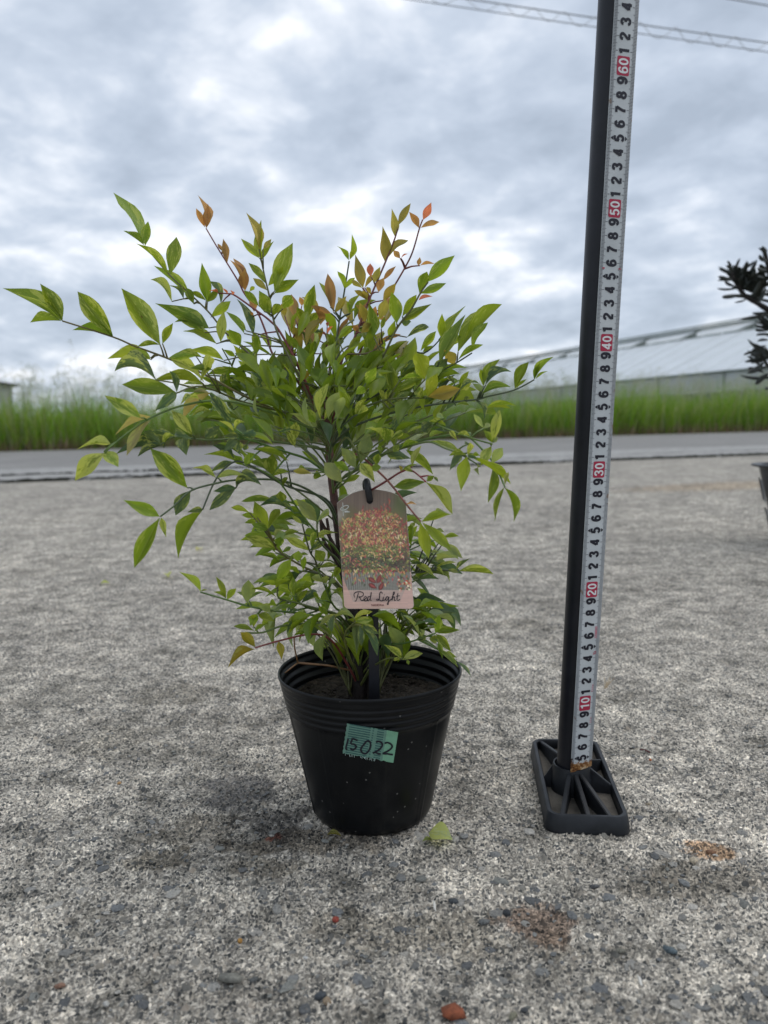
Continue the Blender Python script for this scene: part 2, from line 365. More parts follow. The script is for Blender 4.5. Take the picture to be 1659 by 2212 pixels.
for a, b_ in zip(jl, jl[1:]): poly([a, (a[0], a[1], -.12), (b_[0], b_[1], -.12), b_])
ap = newobj('pavement', mesh('apron', V, F, True), M_CONC); tag(ap, 'weathered exposed aggregate concrete apron under the pot', kind='structure')

# ------------------------------------------------------------------ greenhouse
TH = R(-20.2); GT = Vector((math.sin(TH), math.cos(TH), 0)); GN = Vector((math.cos(TH), -math.sin(TH), 0))   # along the ridge / away to the right
NE, NR, ZE, ZR = 27.5, 34.2, 2.50, 5.50
def gp(s, nn, z): p = GT * s + GN * nn; return Vector((p.x, p.y, z))
def film(name, c, rough, tr, alpha=1):
    m, nt, b, o = mat(name); v = objco(nt); n = noise(nt, .9, 5, .6, v)
    f = ramp(nt, n.outputs[0], [(.3, tuple(x * .9 for x in c)), (.7, c)])
    nt.links.new(f.outputs[0], b.inputs['Base Color']); b.inputs['Roughness'].default_value = rough
    t = N(nt, 'ShaderNodeBsdfTranslucent'); nt.links.new(f.outputs[0], t.inputs[0])
    mx = N(nt, 'ShaderNodeMixShader', inp={'Fac': tr}); nt.links.new(b.outputs[0], mx.inputs[1]); nt.links.new(t.outputs[0], mx.inputs[2]); nt.links.new(mx.outputs[0], o.inputs[0])
    return m
M_ROOF = film('roof_film', (.90, .94, .96), .35, .25); M_WALL = film('wall_film', (.82, .84, .86), .5, .4)
M_FRAME = simple('greenhouse_steel', (.20, .235, .21), .5, .15, 3); M_SKIRT = simple('dark_skirt', (.22, .225, .23), .8, .2, 2); M_WHITE = simple('white_film', (.82, .84, .84), .5, .05, 2)
gh = empty('greenhouse', gp(20, NR, -.14), 'long pale greenhouse with open ridge vent behind the tall grass', 'greenhouse')
S0, S1, BAY = -12, 150, 4.5; nb = int((S1 - S0) / BAY); W2 = 2 * NR - NE
for i in range(nb):
    a = S0 + i * BAY; b_ = a + BAY
    def panel(name, c4, m, th=.03):
        c4 = [Vector(c) for c in c4]; nrm = (c4[1] - c4[0]).cross(c4[3] - c4[0]).normalized() * th
        mb = MB(); mb.add(c4 + [c + nrm for c in c4], [(0, 1, 2, 3), (7, 6, 5, 4), (0, 4, 5, 1), (1, 5, 6, 2), (2, 6, 7, 3), (3, 7, 4, 0)]); return mb.build(name, m, gh)
    g_ = .02
    panel('wall_panel', [gp(a + g_, NE, 1.62), gp(b_ - g_, NE, 1.62), gp(b_ - g_, NE, ZE), gp(a + g_, NE, ZE)], M_WALL)
    panel('skirt_panel', [gp(a + g_, NE - .05, -.14), gp(b_ - g_, NE - .05, -.14), gp(b_ - g_, NE - .05, 1.60), gp(a + g_, NE - .05, 1.60)], M_SKIRT)
    tv = .84
    panel('roof_panel', [gp(a + g_, NE, ZE + .02), gp(b_ - g_, NE, ZE + .02), gp(b_ - g_, NE + (NR - NE) * tv, ZE + (ZR - ZE) * tv), gp(a + g_, NE + (NR - NE) * tv, ZE + (ZR - ZE) * tv)], M_ROOF)
    panel('roof_panel', [gp(a + g_, NR + .1, ZR), gp(b_ - g_, NR + .1, ZR), gp(b_ - g_, W2, ZE), gp(a + g_, W2, ZE)], M_ROOF)
    panel('vent_flap', [gp(a + .75, NE + (NR - NE) * (tv + .02), ZE + (ZR - ZE) * (tv + .035)), gp(b_ - .75, NE + (NR - NE) * (tv + .02), ZE + (ZR - ZE) * (tv + .035)), gp(b_ - .1, NR - .3, ZR - .02), gp(a + .1, NR - .3, ZR - .02)], M_WHITE)
    mb = MB(); mb.tube([gp(a, NE + (NR - NE) * tv, ZE + (ZR - ZE) * tv), gp(a, NR, ZR + .05)], .06, 5); mb.tube([gp(a - .7, NE + (NR - NE) * tv, ZE + (ZR - ZE) * tv), gp(a, NR - .2, ZR)], .05, 4); mb.tube([gp(a + .7, NE + (NR - NE) * tv, ZE + (ZR - ZE) * tv), gp(a, NR - .2, ZR)], .05, 4)
    mb.build('vent_bracket', M_FRAME, gh)
    for k in range(3):
        s = a + BAY * k / 3; mb = MB(); mb.tube([gp(s, NE - .02, ZE + .06), gp(s, NE + (NR - NE) * tv, ZE + (ZR - ZE) * tv + .05)], .022, 4); mb.build('roof_rib', M_WHITE, gh)
    mb = MB(); mb.tube([gp(a, NE - .04, 0), gp(a, NE - .04, ZE)], .04, 5); mb.build('post', M_FRAME, gh)
mb = MB(); mb.tube([gp(S0, NR - .25, ZR + .12), gp(S1, NR - .25, ZR + .12)], .09, 6); mb.tube([gp(S0, NR - .5, ZR + .26), gp(S1, NR - .5, ZR + .26)], .05, 6)
mb.tube([gp(S0, NE + (NR - NE) * .845, ZE + (ZR - ZE) * .845 + .03), gp(S1, NE + (NR - NE) * .845, ZE + (ZR - ZE) * .845 + .03)], .05, 6); mb.build('ridge_beam', M_FRAME, gh)
mb = MB(); mb.tube([gp(S0, NE - .06, ZE), gp(S1, NE - .06, ZE)], .05, 6); mb.build('eave_gutter', M_FRAME, gh)
for s_ in (S0, S1):
    mb = MB(); mb.add([gp(s_, NE, -.14), gp(s_, W2, -.14), gp(s_, W2, ZE), gp(s_, NR, ZR), gp(s_, NE, ZE)], [(0, 1, 2, 3, 4)]); mb.build('gable_wall', M_WALL, gh)

# small grey box-like building at the far left
sx, sy = -13.6, 26.0
sh = empty('shed', (sx, sy, -.14), 'small grey box-like structure with dark top edge beyond the grass', 'shed')
M_SH = simple('shed_wall', (.42, .42, .46), .7, .12, 2); M_SHR = simple('shed_roof', (.05, .052, .05), .8, .3, 4)
mb = MB(); mb.box((sx, sy, .86), (1.5, 2.2, 2.0)); mb.build('wall', M_SH, sh)
mb = MB(); mb.box((sx, sy, 1.91), (1.8, 2.5, .10)); mb.box((sx, sy, 1.985), (1.3, 2.0, .05)); mb.build('roof', M_SHR, sh)
mb = MB(); mb.box((sx + .79, sy - 1.13, .86), (.09, .09, 2.0)); mb.build('corner_post', M_SHR, sh)
mb = MB(); mb.box((sx - .2, sy - 1.13, .7), (.7, .05, 1.6)); mb.build('door', M_SH, sh)

# ------------------------------------------------------------------ grass
def grassmat(name, tr=.45, rough=.55):
    m, nt, b, o = mat(name); a = N(nt, 'ShaderNodeAttribute', attribute_name='Col')
    nt.links.new(a.outputs['Color'], b.inputs['Base Color']); b.inputs['Roughness'].default_value = rough; b.inputs['Specular IOR Level'].default_value = .3
    t = N(nt, 'ShaderNodeBsdfTranslucent'); nt.links.new(a.outputs['Color'], t.inputs[0])
    mx = N(nt, 'ShaderNodeMixShader', inp={'Fac': tr}); nt.links.new(b.outputs[0], mx.inputs[1]); nt.links.new(t.outputs[0], mx.inputs[2]); nt.links.new(mx.outputs[0], o.inputs[0])
    return m
M_GRASS = grassmat('grass_blades')
def setcol(me, cols):
    at = me.color_attributes.new('Col', 'FLOAT_COLOR', 'POINT'); c = np.ones((len(cols), 4), np.float32); c[:, :3] = cols; at.data.foreach_set('color', c.ravel())
def blades(n, s_rng, off_fn, h_fn, w0, cols, lean):
    s = RNG.uniform(*s_rng, n); off = off_fn(n); ht = h_fn(n, s)
    bx = FL.x + fd.x * s + fn_.x * off; by = FL.y + fd.y * s + fn_.y * off
    az = RNG.uniform(0, 2 * np.pi, n); ln = RNG.uniform(.05, lean, n) * ht
    wa = RNG.uniform(0, np.pi, n); w_ = RNG.uniform(.5, 1.4, n) * w0
    V = np.zeros((n, 7, 3)); ts = [0, .4, .75, 1.0]; wd = [1, .9, .6]
    for k, t in enumerate(ts):
        px = bx + np.cos(az) * ln * t * t; py = by + np.sin(az) * ln * t * t; pz = ht * (t - .12 * t * t * (ln / ht > .4)) - .13 * (t == 0)
        if k < 3:
            V[:, 2 * k] = np.stack([px - np.cos(wa) * w_ * wd[k] / 2, py - np.sin(wa) * w_ * wd[k] / 2, pz], 1)
            V[:, 2 * k + 1] = np.stack([px + np.cos(wa) * w_ * wd[k] / 2, py + np.sin(wa) * w_ * wd[k] / 2, pz], 1)
        else: V[:, 6] = np.stack([px, py, pz], 1)
    b0 = (np.arange(n) * 7)[:, None]
    f = [tuple(r) for r in (b0 + np.array([[0, 1, 3, 2]])).tolist()] + [tuple(r) for r in (b0 + np.array([[2, 3, 5, 4]])).tolist()] + [tuple(r) for r in (b0 + np.array([[4, 5, 6]])).tolist()]
    ci = np.array(cols)[RNG.integers(0, len(cols), n)] * RNG.uniform(.75, 1.25, (n, 1))
    return V.reshape(-1, 3), f, np.repeat(ci, 7, 0)
GREEN = [(.22, .42, .03), (.28, .50, .04), (.17, .34, .03), (.34, .50, .06), (.40, .48, .11), (.46, .47, .20)]
BROWN = [(.30, .20, .13), (.22, .14, .09), (.36, .27, .18), (.15, .11, .07)]
clump = lambda s: .10 * np.sin(s * 1.7) + .08 * np.sin(s * 4.3 + 1) + .06 * np.sin(s * .6) + .09 * np.sin(s * 9.7 + 2 * np.sin(s)) + .05 * np.sin(s * 23)
parts = [blades(26000, (-9, 26), lambda n: np.abs(RNG.normal(.35, .38, n)), lambda n, s: (.86 + clump(s) + .14 * (s > 9)) * (.40 + .85 * RNG.beta(2.0, 2.0, n)), .013, GREEN, .8),
         blades(6000, (-9, 26), lambda n: RNG.normal(.0, .12, n), lambda n, s: RNG.uniform(.08, .30, n), .012, BROWN, .9),
         blades(14000, (-14, 40), lambda n: RNG.uniform(.8, 7, n), lambda n, s: RNG.uniform(.6, 1.0, n), .022, GREEN, .5),
         blades(9000, (-30, 60), lambda n: RNG.uniform(6, 22, n), lambda n, s: RNG.uniform(.5, .9, n), .05, GREEN, .5)]
Vs = []; Fs = []; Cs = []; o_ = 0
for v, f, c in parts:
    Vs.append(v); Fs += [tuple(i + o_ for i in t) for t in f]; Cs.append(c); o_ += len(v)
me = mesh('grass', np.concatenate(Vs).tolist(), Fs); setcol(me, np.concatenate(Cs))
tag(newobj('grass', me, M_GRASS), 'tall green grass with brown dead bases along the far side of the lane', 'grass', kind='stuff')
# pale seed stalks
mb = MB(); scol = []
def stalk(s, off, h):
    b0 = fp(s, off); lean = random.uniform(-.25, .25); ln2 = random.uniform(-.1, .1)
    pts = [Vector((b0.x + lean * h * t * t, b0.y + ln2 * t, h * t)) for t in (0, .35, .7, 1)]
    n0 = len(mb.v); mb.tube(pts, [.003, .0026, .002, .001], 3, False)
    if random.random() < .8:
        for k in range(random.randint(5, 10)):
            t = random.uniform(.72, 1.0); p = pts[2].lerp(pts[3], (t - .7) / .3); a = random.uniform(0, 6.28); L = random.uniform(.06, .17); up = random.uniform(.0, .8)
            q1 = p + Vector((math.cos(a) * L * .6, math.sin(a) * L * .3, L * up)); q2 = p + Vector((math.cos(a) * L * 1.1, math.sin(a) * L * .5, L * (up - .35)))
            mb.tube([p, q1, q2], [.0015, .0034, .0015], 3, False)
    c = random.choice([(.58, .60, .46), (.66, .67, .55), (.50, .56, .38), (.70, .70, .60)])
    scol.extend([c] * (len(mb.v) - n0))
for i in range(900): stalk(random.uniform(-1.5, 9), abs(random.gauss(.5, .5)), random.triangular(.85, 1.6, 1.05))
for i in range(10): stalk(random.uniform(.5, 4), .3, random.uniform(1.5, 1.85))
for i in range(1500): stalk(random.uniform(6, 24), abs(random.gauss(.5, .6)), random.triangular(.9, 1.5, 1.15))
me = mesh('seed_stalks', mb.v, mb.f); setcol(me, np.array(scol))
tag(newobj('grass', me, grassmat('seed_heads', .6)), 'pale feathery seed stalks standing above the green grass', 'grass', kind='stuff')

# ------------------------------------------------------------------ overhead cables
M_WIRE = simple('cable_jacket', (.17, .17, .18), .6, .1, 5); M_SPIR = simple('spiral_hanger', (.50, .50, .49), .6, .1, 5)
def cable(name, label, a, b, rad, helix=0, low=0, D=11, sg=.25):
    A = atD(*a, D); B = atD(*b, D * 1.0); d = B - A; A = A - d * 1.3; B = B + d * .8; d = B - A; L = d.length
    o = empty(name, A, label, 'cable', None); mb = MB(); sag = lambda t: Vector((0, 0, -sg * 4 * t * (1 - t) + sg * .97))
    mb.tube([A + d * (i / 30) + sag(i / 30) for i in range(31)], rad, 5); mb.build('upper_wire', M_WIRE, o)
    if low:
        dn = Vector((0, 0, -low))
        mb = MB(); mb.tube([A + d * (i / 30) + sag(i / 30) + dn for i in range(31)], rad * .8, 5); mb.build('lower_wire', M_WIRE, o)
        per = helix; nT = int(L / per); n = nT * 12; pts = []
        for i in range(n):
            t = i / n; ph = i / 12 * 2 * math.pi + .9 * math.sin(i * .11); pts.append(A + d * t + sag(t) + dn * .5 + Vector((0, math.sin(ph) * low * .5, math.cos(ph) * low * (.56 + .14 * math.sin(i * .037))  )))
        mb = MB(); mb.tube(pts, rad * .5, 4, False); mb.build('spiral_hanger', M_SPIR, o)
cable('overhead_cable', 'twin overhead cable wrapped by a pale spiral hanger at top right', (985, -6), (1659, 94), .008, helix=.46, low=.115, sg=.04)
cable('overhead_cable', 'thin single overhead wire crossing the top right corner', (1590, 0), (1659, 12), .008, sg=0)

# ------------------------------------------------------------------ measuring pole
vd = Vector((.26, .966, 0)).normalized(); rt = Vector((vd.y, -vd.x, 0)); AL = R(32); PR = .0135; TWD = .0205
T4 = Vector((.1668, .6353, .0313)); T60 = Vector((.1833, .6017, .5934)); TA = (T60 - T4).normalized()
tn = (-vd * math.cos(AL) + rt * math.sin(AL)); tn = (tn - TA * tn.dot(TA)).normalized(); tr_ = TA.cross(tn) * -1
if tr_.dot(rt) < 0: tr_ = -tr_
TC0 = T4 - TA * .04                     # centre line at reading 0 cm
def tp(h, across, up=0.0):              # h: metres along the tape, across: 0..1 from left edge, up: off the surface
    x = (across - .5) * TWD; cur = -.0006 * (2 * across - 1) ** 2
    return TC0 + TA * h + tr_ * x + tn * (cur + up)
AX0 = TC0 - tn * (PR + .0012)
pole = empty('measuring_pole', AX0 + TA * .01, 'black measuring pole with steel tape strip standing in a ribbed black foot', 'measuring pole')
m, nt, b, o = mat('black_pole'); v = objco(nt); n = noise(nt, 60, 5, .65, v); n2 = noise(nt, 7, 3, .6, v)
f = ramp(nt, n.outputs[0], [(.3, (.006, .007, .011)), (.7, (.013, .014, .02))]); nt.links.new(f.outputs[0], b.inputs['Base Color'])
nt.links.new(M(nt, 'ADD', .30, M(nt, 'MULTIPLY', n2.outputs[0], .25)), b.inputs['Roughness']); bump(nt, n2.outputs[0], .25, .002, b); b.inputs['Specular IOR Level'].default_value = .35
M_POLE = m
mb = MB(); hs = np.linspace(.012, .80, 40); mb.tube([AX0 + TA * h for h in hs], PR, 28); po = mb.build('pole', M_POLE, pole); smooth_by_angle(po, 40)
# tape strip
m, nt, b, o = mat('tape_enamel'); L = nt.links; uv = N(nt, 'ShaderNodeTexCoord').outputs['UV']; su = N(nt, 'ShaderNodeSeparateXYZ'); L.new(uv, su.inputs[0])
n = noise(nt, 30, 5, .6, objco(nt)); n3 = noise(nt, 260, 6, .7, objco(nt)); n4 = noise(nt, 90, 3, .6, objco(nt))
c = ramp(nt, n.outputs[0], [(.3, (.46, .49, .50)), (.7, (.60, .63, .64))]).outputs[0]
rustm = M(nt, 'MULTIPLY', M(nt, 'LESS_THAN', M(nt, 'ADD', su.outputs[1], M(nt, 'MULTIPLY', M(nt, 'SUBTRACT', n3.outputs[0], .5), .03)), .0462), 1.0)
rust = ramp(nt, n3.outputs[0], [(.36, (.05, .02, .01)), (.46, (.20, .075, .02)), (.54, (.40, .22, .08)), (.62, (.62, .52, .38))]).outputs[0]
c = mixc(nt, rustm, c, rust)
er = M(nt, 'MULTIPLY', M(nt, 'GREATER_THAN', n4.outputs[0], .66), M(nt, 'GREATER_THAN', M(nt, 'ABSOLUTE', M(nt, 'SUBTRACT', su.outputs[0], .5)), .40))
c = mixc(nt, M(nt, 'MULTIPLY', er, .7), c, (.30, .17, .07))
L.new(c, b.inputs['Base Color']); b.inputs['Roughness'].default_value = .42; M_TAPE = m
nh = 60; na = 7; vs = []; uvs = []
for side in (0, 1):
    for i in range(nh):
        for k in range(na):
            ac = k / (na - 1); h = .0385 + (.70 - .0385) * i / (nh - 1)
            if i == 0: h += .0035 * ac - .0012 + random.uniform(-.0005, .0005)
            vs.append(tp(h, ac, -.0004 * side)); uvs.append((ac, h))
fs = []
for i in range(nh - 1):
    for k in range(na - 1):
        a = i * na + k; fs.append((a, a + 1, a + na + 1, a + na)); a += nh * na; fs.append((a, a + na, a + na + 1, a + 1))
off = nh * na
for i in range(nh - 1):
    fs += [(i * na, (i + 1) * na, (i + 1) * na + off, i * na + off), (i * na + na - 1, i * na + na - 1 + off, (i + 1) * na + na - 1 + off, (i + 1) * na + na - 1)]
me = mesh('tape_strip', vs, fs, True); ul = me.uv_layers.new(name='UVMap')
for l in me.loops: ul.data[l.index].uv = uvs[l.vertex_index]
tape = newobj('tape_strip', me, M_TAPE, pole); tape['label'] = 'pale steel tape strip with rusted lower end'
WLOC[tape.name] = Vector((0, 0, 0)); tape.matrix_parent_inverse = Matrix.Translation(-wloc(pole))
def flat(name, c, rough=.5): return simple(name, c, rough, .06, 200)
M_INK = flat('black_print', (.008, .008, .018)); M_RED = flat('red_print', (.42, .018, .06)); M_WPR = flat('white_print', (.75, .76, .76)); M_RTXT = flat('small_red_print', (.62, .16, .22)); M_TICK = flat('tick_print', (.06, .065, .085))
# printed ticks, all in one mesh
mb = MB(); U = .00025
def tquad(h0, h1, a0, a1, up=U): mb.add([tp(h0, a0, up), tp(h0, a1, up), tp(h1, a1, up), tp(h1, a0, up)], [(0, 1, 2, 3)])
for i in range(46, 690):
    h = i * .001; t = .00017
    l, r = (.22, .27) if i % 10 == 0 else ((.17, .22) if i % 5 == 0 else (.13, .17))
    if i % 50 == 0 and i % 100: l = .12; r = .17
    tquad(h - t, h + t, .004, l); tquad(h - t, h + t, 1 - r, .996)
tk = mb.build('tick_marks', M_TICK, tape)
mb = MB()
for i in range(5, 70):
    if i % 10 == 5:
        h = i * .01
        mb.add([tp(h - .0014, .235, U), tp(h + .0014, .235, U), tp(h, .13, U)], [(0, 2, 1)]); mb.add([tp(h - .0016, .735, U), tp(h + .0016, .735, U), tp(h, .84, U)], [(0, 1, 2)])
mb.build('arrow_marks', M_INK, tape)
mb = MB()
for dd in (-1, 1):
    mb.add([tp(.4555, .5 + dd * .30, U), tp(.4565, .5 + dd * .30, U), tp(.4565, .5 + dd * .40, U), tp(.4555, .5 + dd * .40, U)], [(0, 1, 2, 3)])
mb.build('red_stud_mark', M_RED, tape)
DIG = {'0': [('e', .3, .5, .2, .41)], '1': [[(.37, 0), (.37, 1)], [(.35, .93), (.26, .82), (.12, .78)]],
       '2': [[(.1, .68), (.13, .85), (.3, .92), (.47, .84), (.49, .68), (.38, .5), (.2, .3), (.12, .12)], [(.06, .08), (.52, .08)]],
       '3': [[(.1, .72), (.15, .87), (.3, .92), (.45, .84), (.45, .67), (.38, .56), (.25, .53)], [(.28, .53), (.43, .47), (.5, .3), (.43, .13), (.3, .08), (.15, .13), (.09, .28)]],
       '4': [[(.41, 0), (.41, 1)], [(.40, .93), (.23, .6), (.07, .30)], [(.03, .25), (.57, .25)]],
       '5': [[(.5, .92), (.15, .92)], [(.16, .92), (.13, .48)], [(.13, .50), (.25, .60), (.4, .57), (.5, .42), (.49, .25), (.38, .1), (.22, .08), (.09, .22)]],
       '6': [[(.48, .76), (.4, .91), (.27, .91), (.14, .76), (.1, .5), (.11, .28), (.2, .1), (.33, .08), (.47, .18), (.5, .35), (.43, .52), (.3, .57), (.17, .5), (.11, .36)]],
       '7': [[(.06, .92), (.53, .92)], [(.50, .90), (.36, .6), (.25, .3), (.22, 0)]], '8': [('e', .3, .72, .165, .2), ('e', .3, .29, .205, .215)]}
DIG['9'] = [[(.6 - x, 1 - y) for x, y in DIG['6'][0]]]
def ribbon2d(pts, wd, closed=False, n=6, taper=None):
    P = cat([(p[0], p[1], 0) for p in pts], n, closed) if (len(pts) > 2) else [Vector((p[0], p[1], 0)) for p in pts]
    m_ = len(P); vs = []
    for i, p in enumerate(P):
        a = P[(i - 1) % m_] if closed else P[max(i - 1, 0)]; c = P[(i + 1) % m_] if closed else P[min(i + 1, m_ - 1)]
        t = (c - a).normalized(); nn = Vector((-t.y, t.x, 0)); w_ = wd / 2 * (taper(i / max(1, m_ - 1)) if taper else 1)
        vs += [p + nn * w_, p - nn * w_]
    fs = [(2 * i, 2 * i + 1, 2 * i + 3, 2 * i + 2) for i in range(m_ - 1)]
    if closed: fs.append((2 * m_ - 2, 2 * m_ - 1, 1, 0))
    return vs, fs
def digit2d(ch, st):
    out = []
    for s in DIG[ch]:
        if s[0] == 'e': out.append(ribbon2d([(s[1] + s[3] * math.cos(a), s[2] + s[4] * math.sin(a)) for a in np.linspace(0, 2 * math.pi, 20, endpoint=False)], st, True, 2))
        else: out.append(ribbon2d(s, st))
    return out
def put_digits(txt, h, ac, size, st, m, name, up):
    mb = MB(); adv = .66; wtot = adv * len(txt) - .06; lay = 0
    for i, ch in enumerate(txt):
        for vs, fs in digit2d(ch, st):
            P = []
            for v in vs:
                gx = (v.x + adv * i) - wtot / 2; gy = v.y - .5          # text runs up the tape, glyph top points left
                P.append(tp(h + gx * size, ac - gy * size * 1.0 / TWD, up + lay * .00001))
            mb.add(P, fs); lay += 1
    return mb.build(name, m, tape)
for i in range(5, 70):
    h = i * .01
    if i % 10: put_digits(str(i % 10), h, .475, .0086, .235, M_INK, 'numeral', U)
    else:
        mb = MB(); pts = []; a0, a1, h0, h1, rc = .22, .73, h - .0066, h + .0066, .0012; ra = rc / TWD
        for (ca, ch_, s0) in ((a1 - ra, h1 - rc, 0), (a0 + ra, h1 - rc, 1), (a0 + ra, h0 + rc, 2), (a1 - ra, h0 + rc, 3)):
            for k in range(4):
                q = (s0 + k / 3) * math.pi / 2; pts.append(tp(ch_ + math.sin(q) * rc, ca + math.cos(q) * ra, U + .00004))
        mb.add(pts, [tuple(range(len(pts)))]); mb.build('decade_box', M_RED, tape)
        put_digits(str(i), h, .475, .0084, .165, M_WPR, 'numeral', U + .00012)
def text_mesh(body, bold=0.0):
    cu = bpy.data.curves.new('t', 'FONT'); cu.body = body; cu.size = 1; cu.align_x = 'CENTER'; cu.align_y = 'CENTER'; cu.offset = bold; cu.resolution_u = 3
    ob = bpy.data.objects.new('t', cu); COL.objects.link(ob); bpy.context.view_layer.update()
    me = bpy.data.meshes.new_from_object(ob.evaluated_get(bpy.context.evaluated_depsgraph_get())); bpy.data.objects.remove(ob); return me
def tape_text(body, h, ac, size, m, name, bold=.0):
    me = text_mesh(body, bold)
    for v in me.vertices: v.co = tp(h + v.co.x * size, ac - v.co.y * size / TWD, U + .00003)
    me.materials.clear(); newobj(name, me, m, tape)
tape_text('DEMESS', .1625, .80, .0030, M_RTXT, 'small_print', .02); tape_text('Oubo', .113, .79, .0030, M_RTXT, 'small_print'); tape_text('1', .0745, .79, .0026, M_RTXT, 'small_print'); tape_text('5.5 m', .084, .79, .0026, M_RTXT, 'small_print')
mb = MB()
for vs, fs in [ribbon2d([(.5 + .4 * math.cos(a), .5 + .4 * math.sin(a)) for a in np.linspace(0, 6.283, 14, endpoint=False)], .2, True, 2), ribbon2d([(.12, .5), (.05, .9), (.0, 1.2)], .2)]:
    mb.add([tp(.1445 + (v.x - .5) * .0026, .80 - (v.y - .5) * .0026 / TWD, U + .00004) for v in vs], fs)
mb.build('drop_emblem', M_RED, tape)
# foot
FC = Vector((.1680, .6615, 0)); fang = math.atan2(.0165, .155)      # tray leans to the right going back
fu = Vector((math.cos(fang), -math.sin(fang), 0)); fv = Vector((math.sin(fang), math.cos(fang), 0))
M_FOOT = simple('foot_plastic', (.017, .019, .022), .48, .5, 45, .3, .0006, spec=.32, c2=(.006, .007, .009)); M_DIRT = simple('tray_dirt', (.13, .115, .095), .95, .3, 50, .8, .001)
def fpt(a, b, z): p = FC + fu * a + fv * b; return Vector((p.x, p.y, z))
hw, hl, wt_, hz = .0322, .0770, .0042, .0145
def rrect(w_, l_, r, n=5):
    out = []
    for (cx_, cy_, s0) in ((w_ - r, l_ - r, 0), (-w_ + r, l_ - r, 1), (-w_ + r, -l_ + r, 2), (w_ - r, -l_ + r, 3)):
        for k in range(n): q = (s0 + k / (n - 1)) * math.pi / 2; out.append((cx_ + r * math.cos(q), cy_ + r * math.sin(q)))
    return out
mb = MB(); oo = rrect(hw, hl, .010); ob = rrect(hw + .0018, hl + .0018, .0105); ii = rrect(hw - wt_, hl - wt_, .007); n = len(oo)
prof = [(ob, 0.0), (ob, .003), (oo, hz - .001), (rrect(hw - .001, hl - .001, .0095), hz), (rrect(hw - wt_ + .0008, hl - wt_ + .0008, .0075), hz), (ii, hz - .001), (ii, .004)]
vs = []
for poly, z in prof: vs += [fpt(x, y, z) for x, y in poly]
fs = [(k * n + i, k * n + (i + 1) % n, (k + 1) * n + (i + 1) % n, (k + 1) * n + i) for k in range(len(prof) - 1) for i in range(n)]
fs.append(tuple((len(prof) - 1) * n + i for i in range(n))); mb.add(vs, fs); foot = mb.build('foot', M_FOOT, pole); smooth_by_angle(foot, 40)
WLOC[foot.name] = Vector((0, 0, 0))
mb = MB(); d_ = rrect(hw - wt_ - .0006, hl - wt_ - .0006, .006); mb.add([fpt(x, y, .0058) for x, y in d_], [tuple(range(len(d_)))]); mb.build('dirt_layer', M_DIRT, foot)
mb = MB(); CC = AX0 + TA * .02; cprof = [(.0178, .004), (.0163, .0285), (.0159, .0295), (.0147, .0295), (.0143, .0285), (.0143, .02)]
mb.lathe(cprof, 36, (CC.x, CC.y, 0)); col = mb.build('collar', M_FOOT, foot); smooth_by_angle(col, 40)
ends = [(-.80, .985), (-.985, -.10), (-.70, -.985), (.02, -.985), (.62, -.985), (.985, -.25), (.62, .985), (-.1, .985), (.985, .45)]
for (ex_, ey_) in ends:
    E_ = fpt(ex_ * (hw - .003), ey_ * (hl - .003), 0); d = (E_ - Vector((CC.x, CC.y, 0))); ln_ = d.length; d.normalize(); s_ = Vector((-d.y, d.x, 0)) * .0019
    A_ = Vector((CC.x, CC.y, 0)) + d * .0160
    zA, zE = .0270, hz - .0012
    vs = [A_ - s_ + Vector((0, 0, .005)), A_ + s_ + Vector((0, 0, .005)), A_ + s_ + Vector((0, 0, zA)), A_ - s_ + Vector((0, 0, zA))] + [E_ - s_ + Vector((0, 0, .005)), E_ + s_ + Vector((0, 0, .005)), E_ + s_ + Vector((0, 0, zE)), E_ - s_ + Vector((0, 0, zE))]
    mb = MB(); mb.add(vs, [(0, 1, 2, 3), (7, 6, 5, 4), (0, 4, 5, 1), (1, 5, 6, 2), (2, 6, 7, 3), (3, 7, 4, 0)])
    rb = mb.build('rib', M_FOOT, foot)
    bm = bmesh.new(); bm.from_mesh(rb.data); bmesh.ops.bevel(bm, geom=bm.edges[:], offset=.0006, segments=2, affect='EDGES'); bm.to_mesh(rb.data); bm.free()

# ------------------------------------------------------------------ pot
PC = Vector((-.0148, .6350, 0)); RB, RT_, HT = .0515, .0770, .1245
def pot_r(z):                       # outer radius
    if z < .006: return RB - .0035 * (1 - z / .006) ** 2
    zb = .094; rb_ = .0695
    if z <= zb: return RB + (rb_ - RB) * (z - .006) / (zb - .006)
    t = (z - zb) / (HT - zb); return rb_ + .0008 + (RT_ - rb_ - .0008) * t
def pot_warp(r, z, a):
    rr = r * (1 + .010 * (z / HT) * math.cos(2 * a + .6) + .004 * (z / HT) * math.cos(3 * a))
    if .004 < z < .095:
        k = math.cos(9 * a); k2 = math.cos(9 * a + .45)
        rr += .0007 * (max(0, k - .985) / .015) + .0006 * (max(0, k2 - .985) / .015)
    return rr
prof = [(.0, .003), (.030, .003), (RB - .008, .0), (RB - .0035, .0)]
for z in np.linspace(.0015, .094, 26): prof.append((pot_r(z), z))
for i, z in enumerate(np.linspace(.0945, HT - .002, 50)):
    t = (z - .0945) / (HT - .002 - .0945); prof.append((pot_r(z) + .00045 * math.sin(t * 2 * math.pi * 5.2) * (1 if t < .8 else .3) + (.0006 if t > .93 else 0), z))
prof += [(RT_ + .0002, HT - .0006), (RT_ - .0004, HT), (RT_ - .0012, HT - .0004)]
for i, z in enumerate(np.linspace(HT - .002, .086, 46)):
    t = (HT - .002 - z) / (HT - .002 - .086); prof.append((pot_r(z) - .0016 + .0007 * math.sin(t * 2 * math.pi * 5), z))
prof += [(pot_r(.06) - .0015, .06), (.03, .055)]
m, nt, b, o = mat('black_pot_plastic'); v = objco(nt); L = nt.links
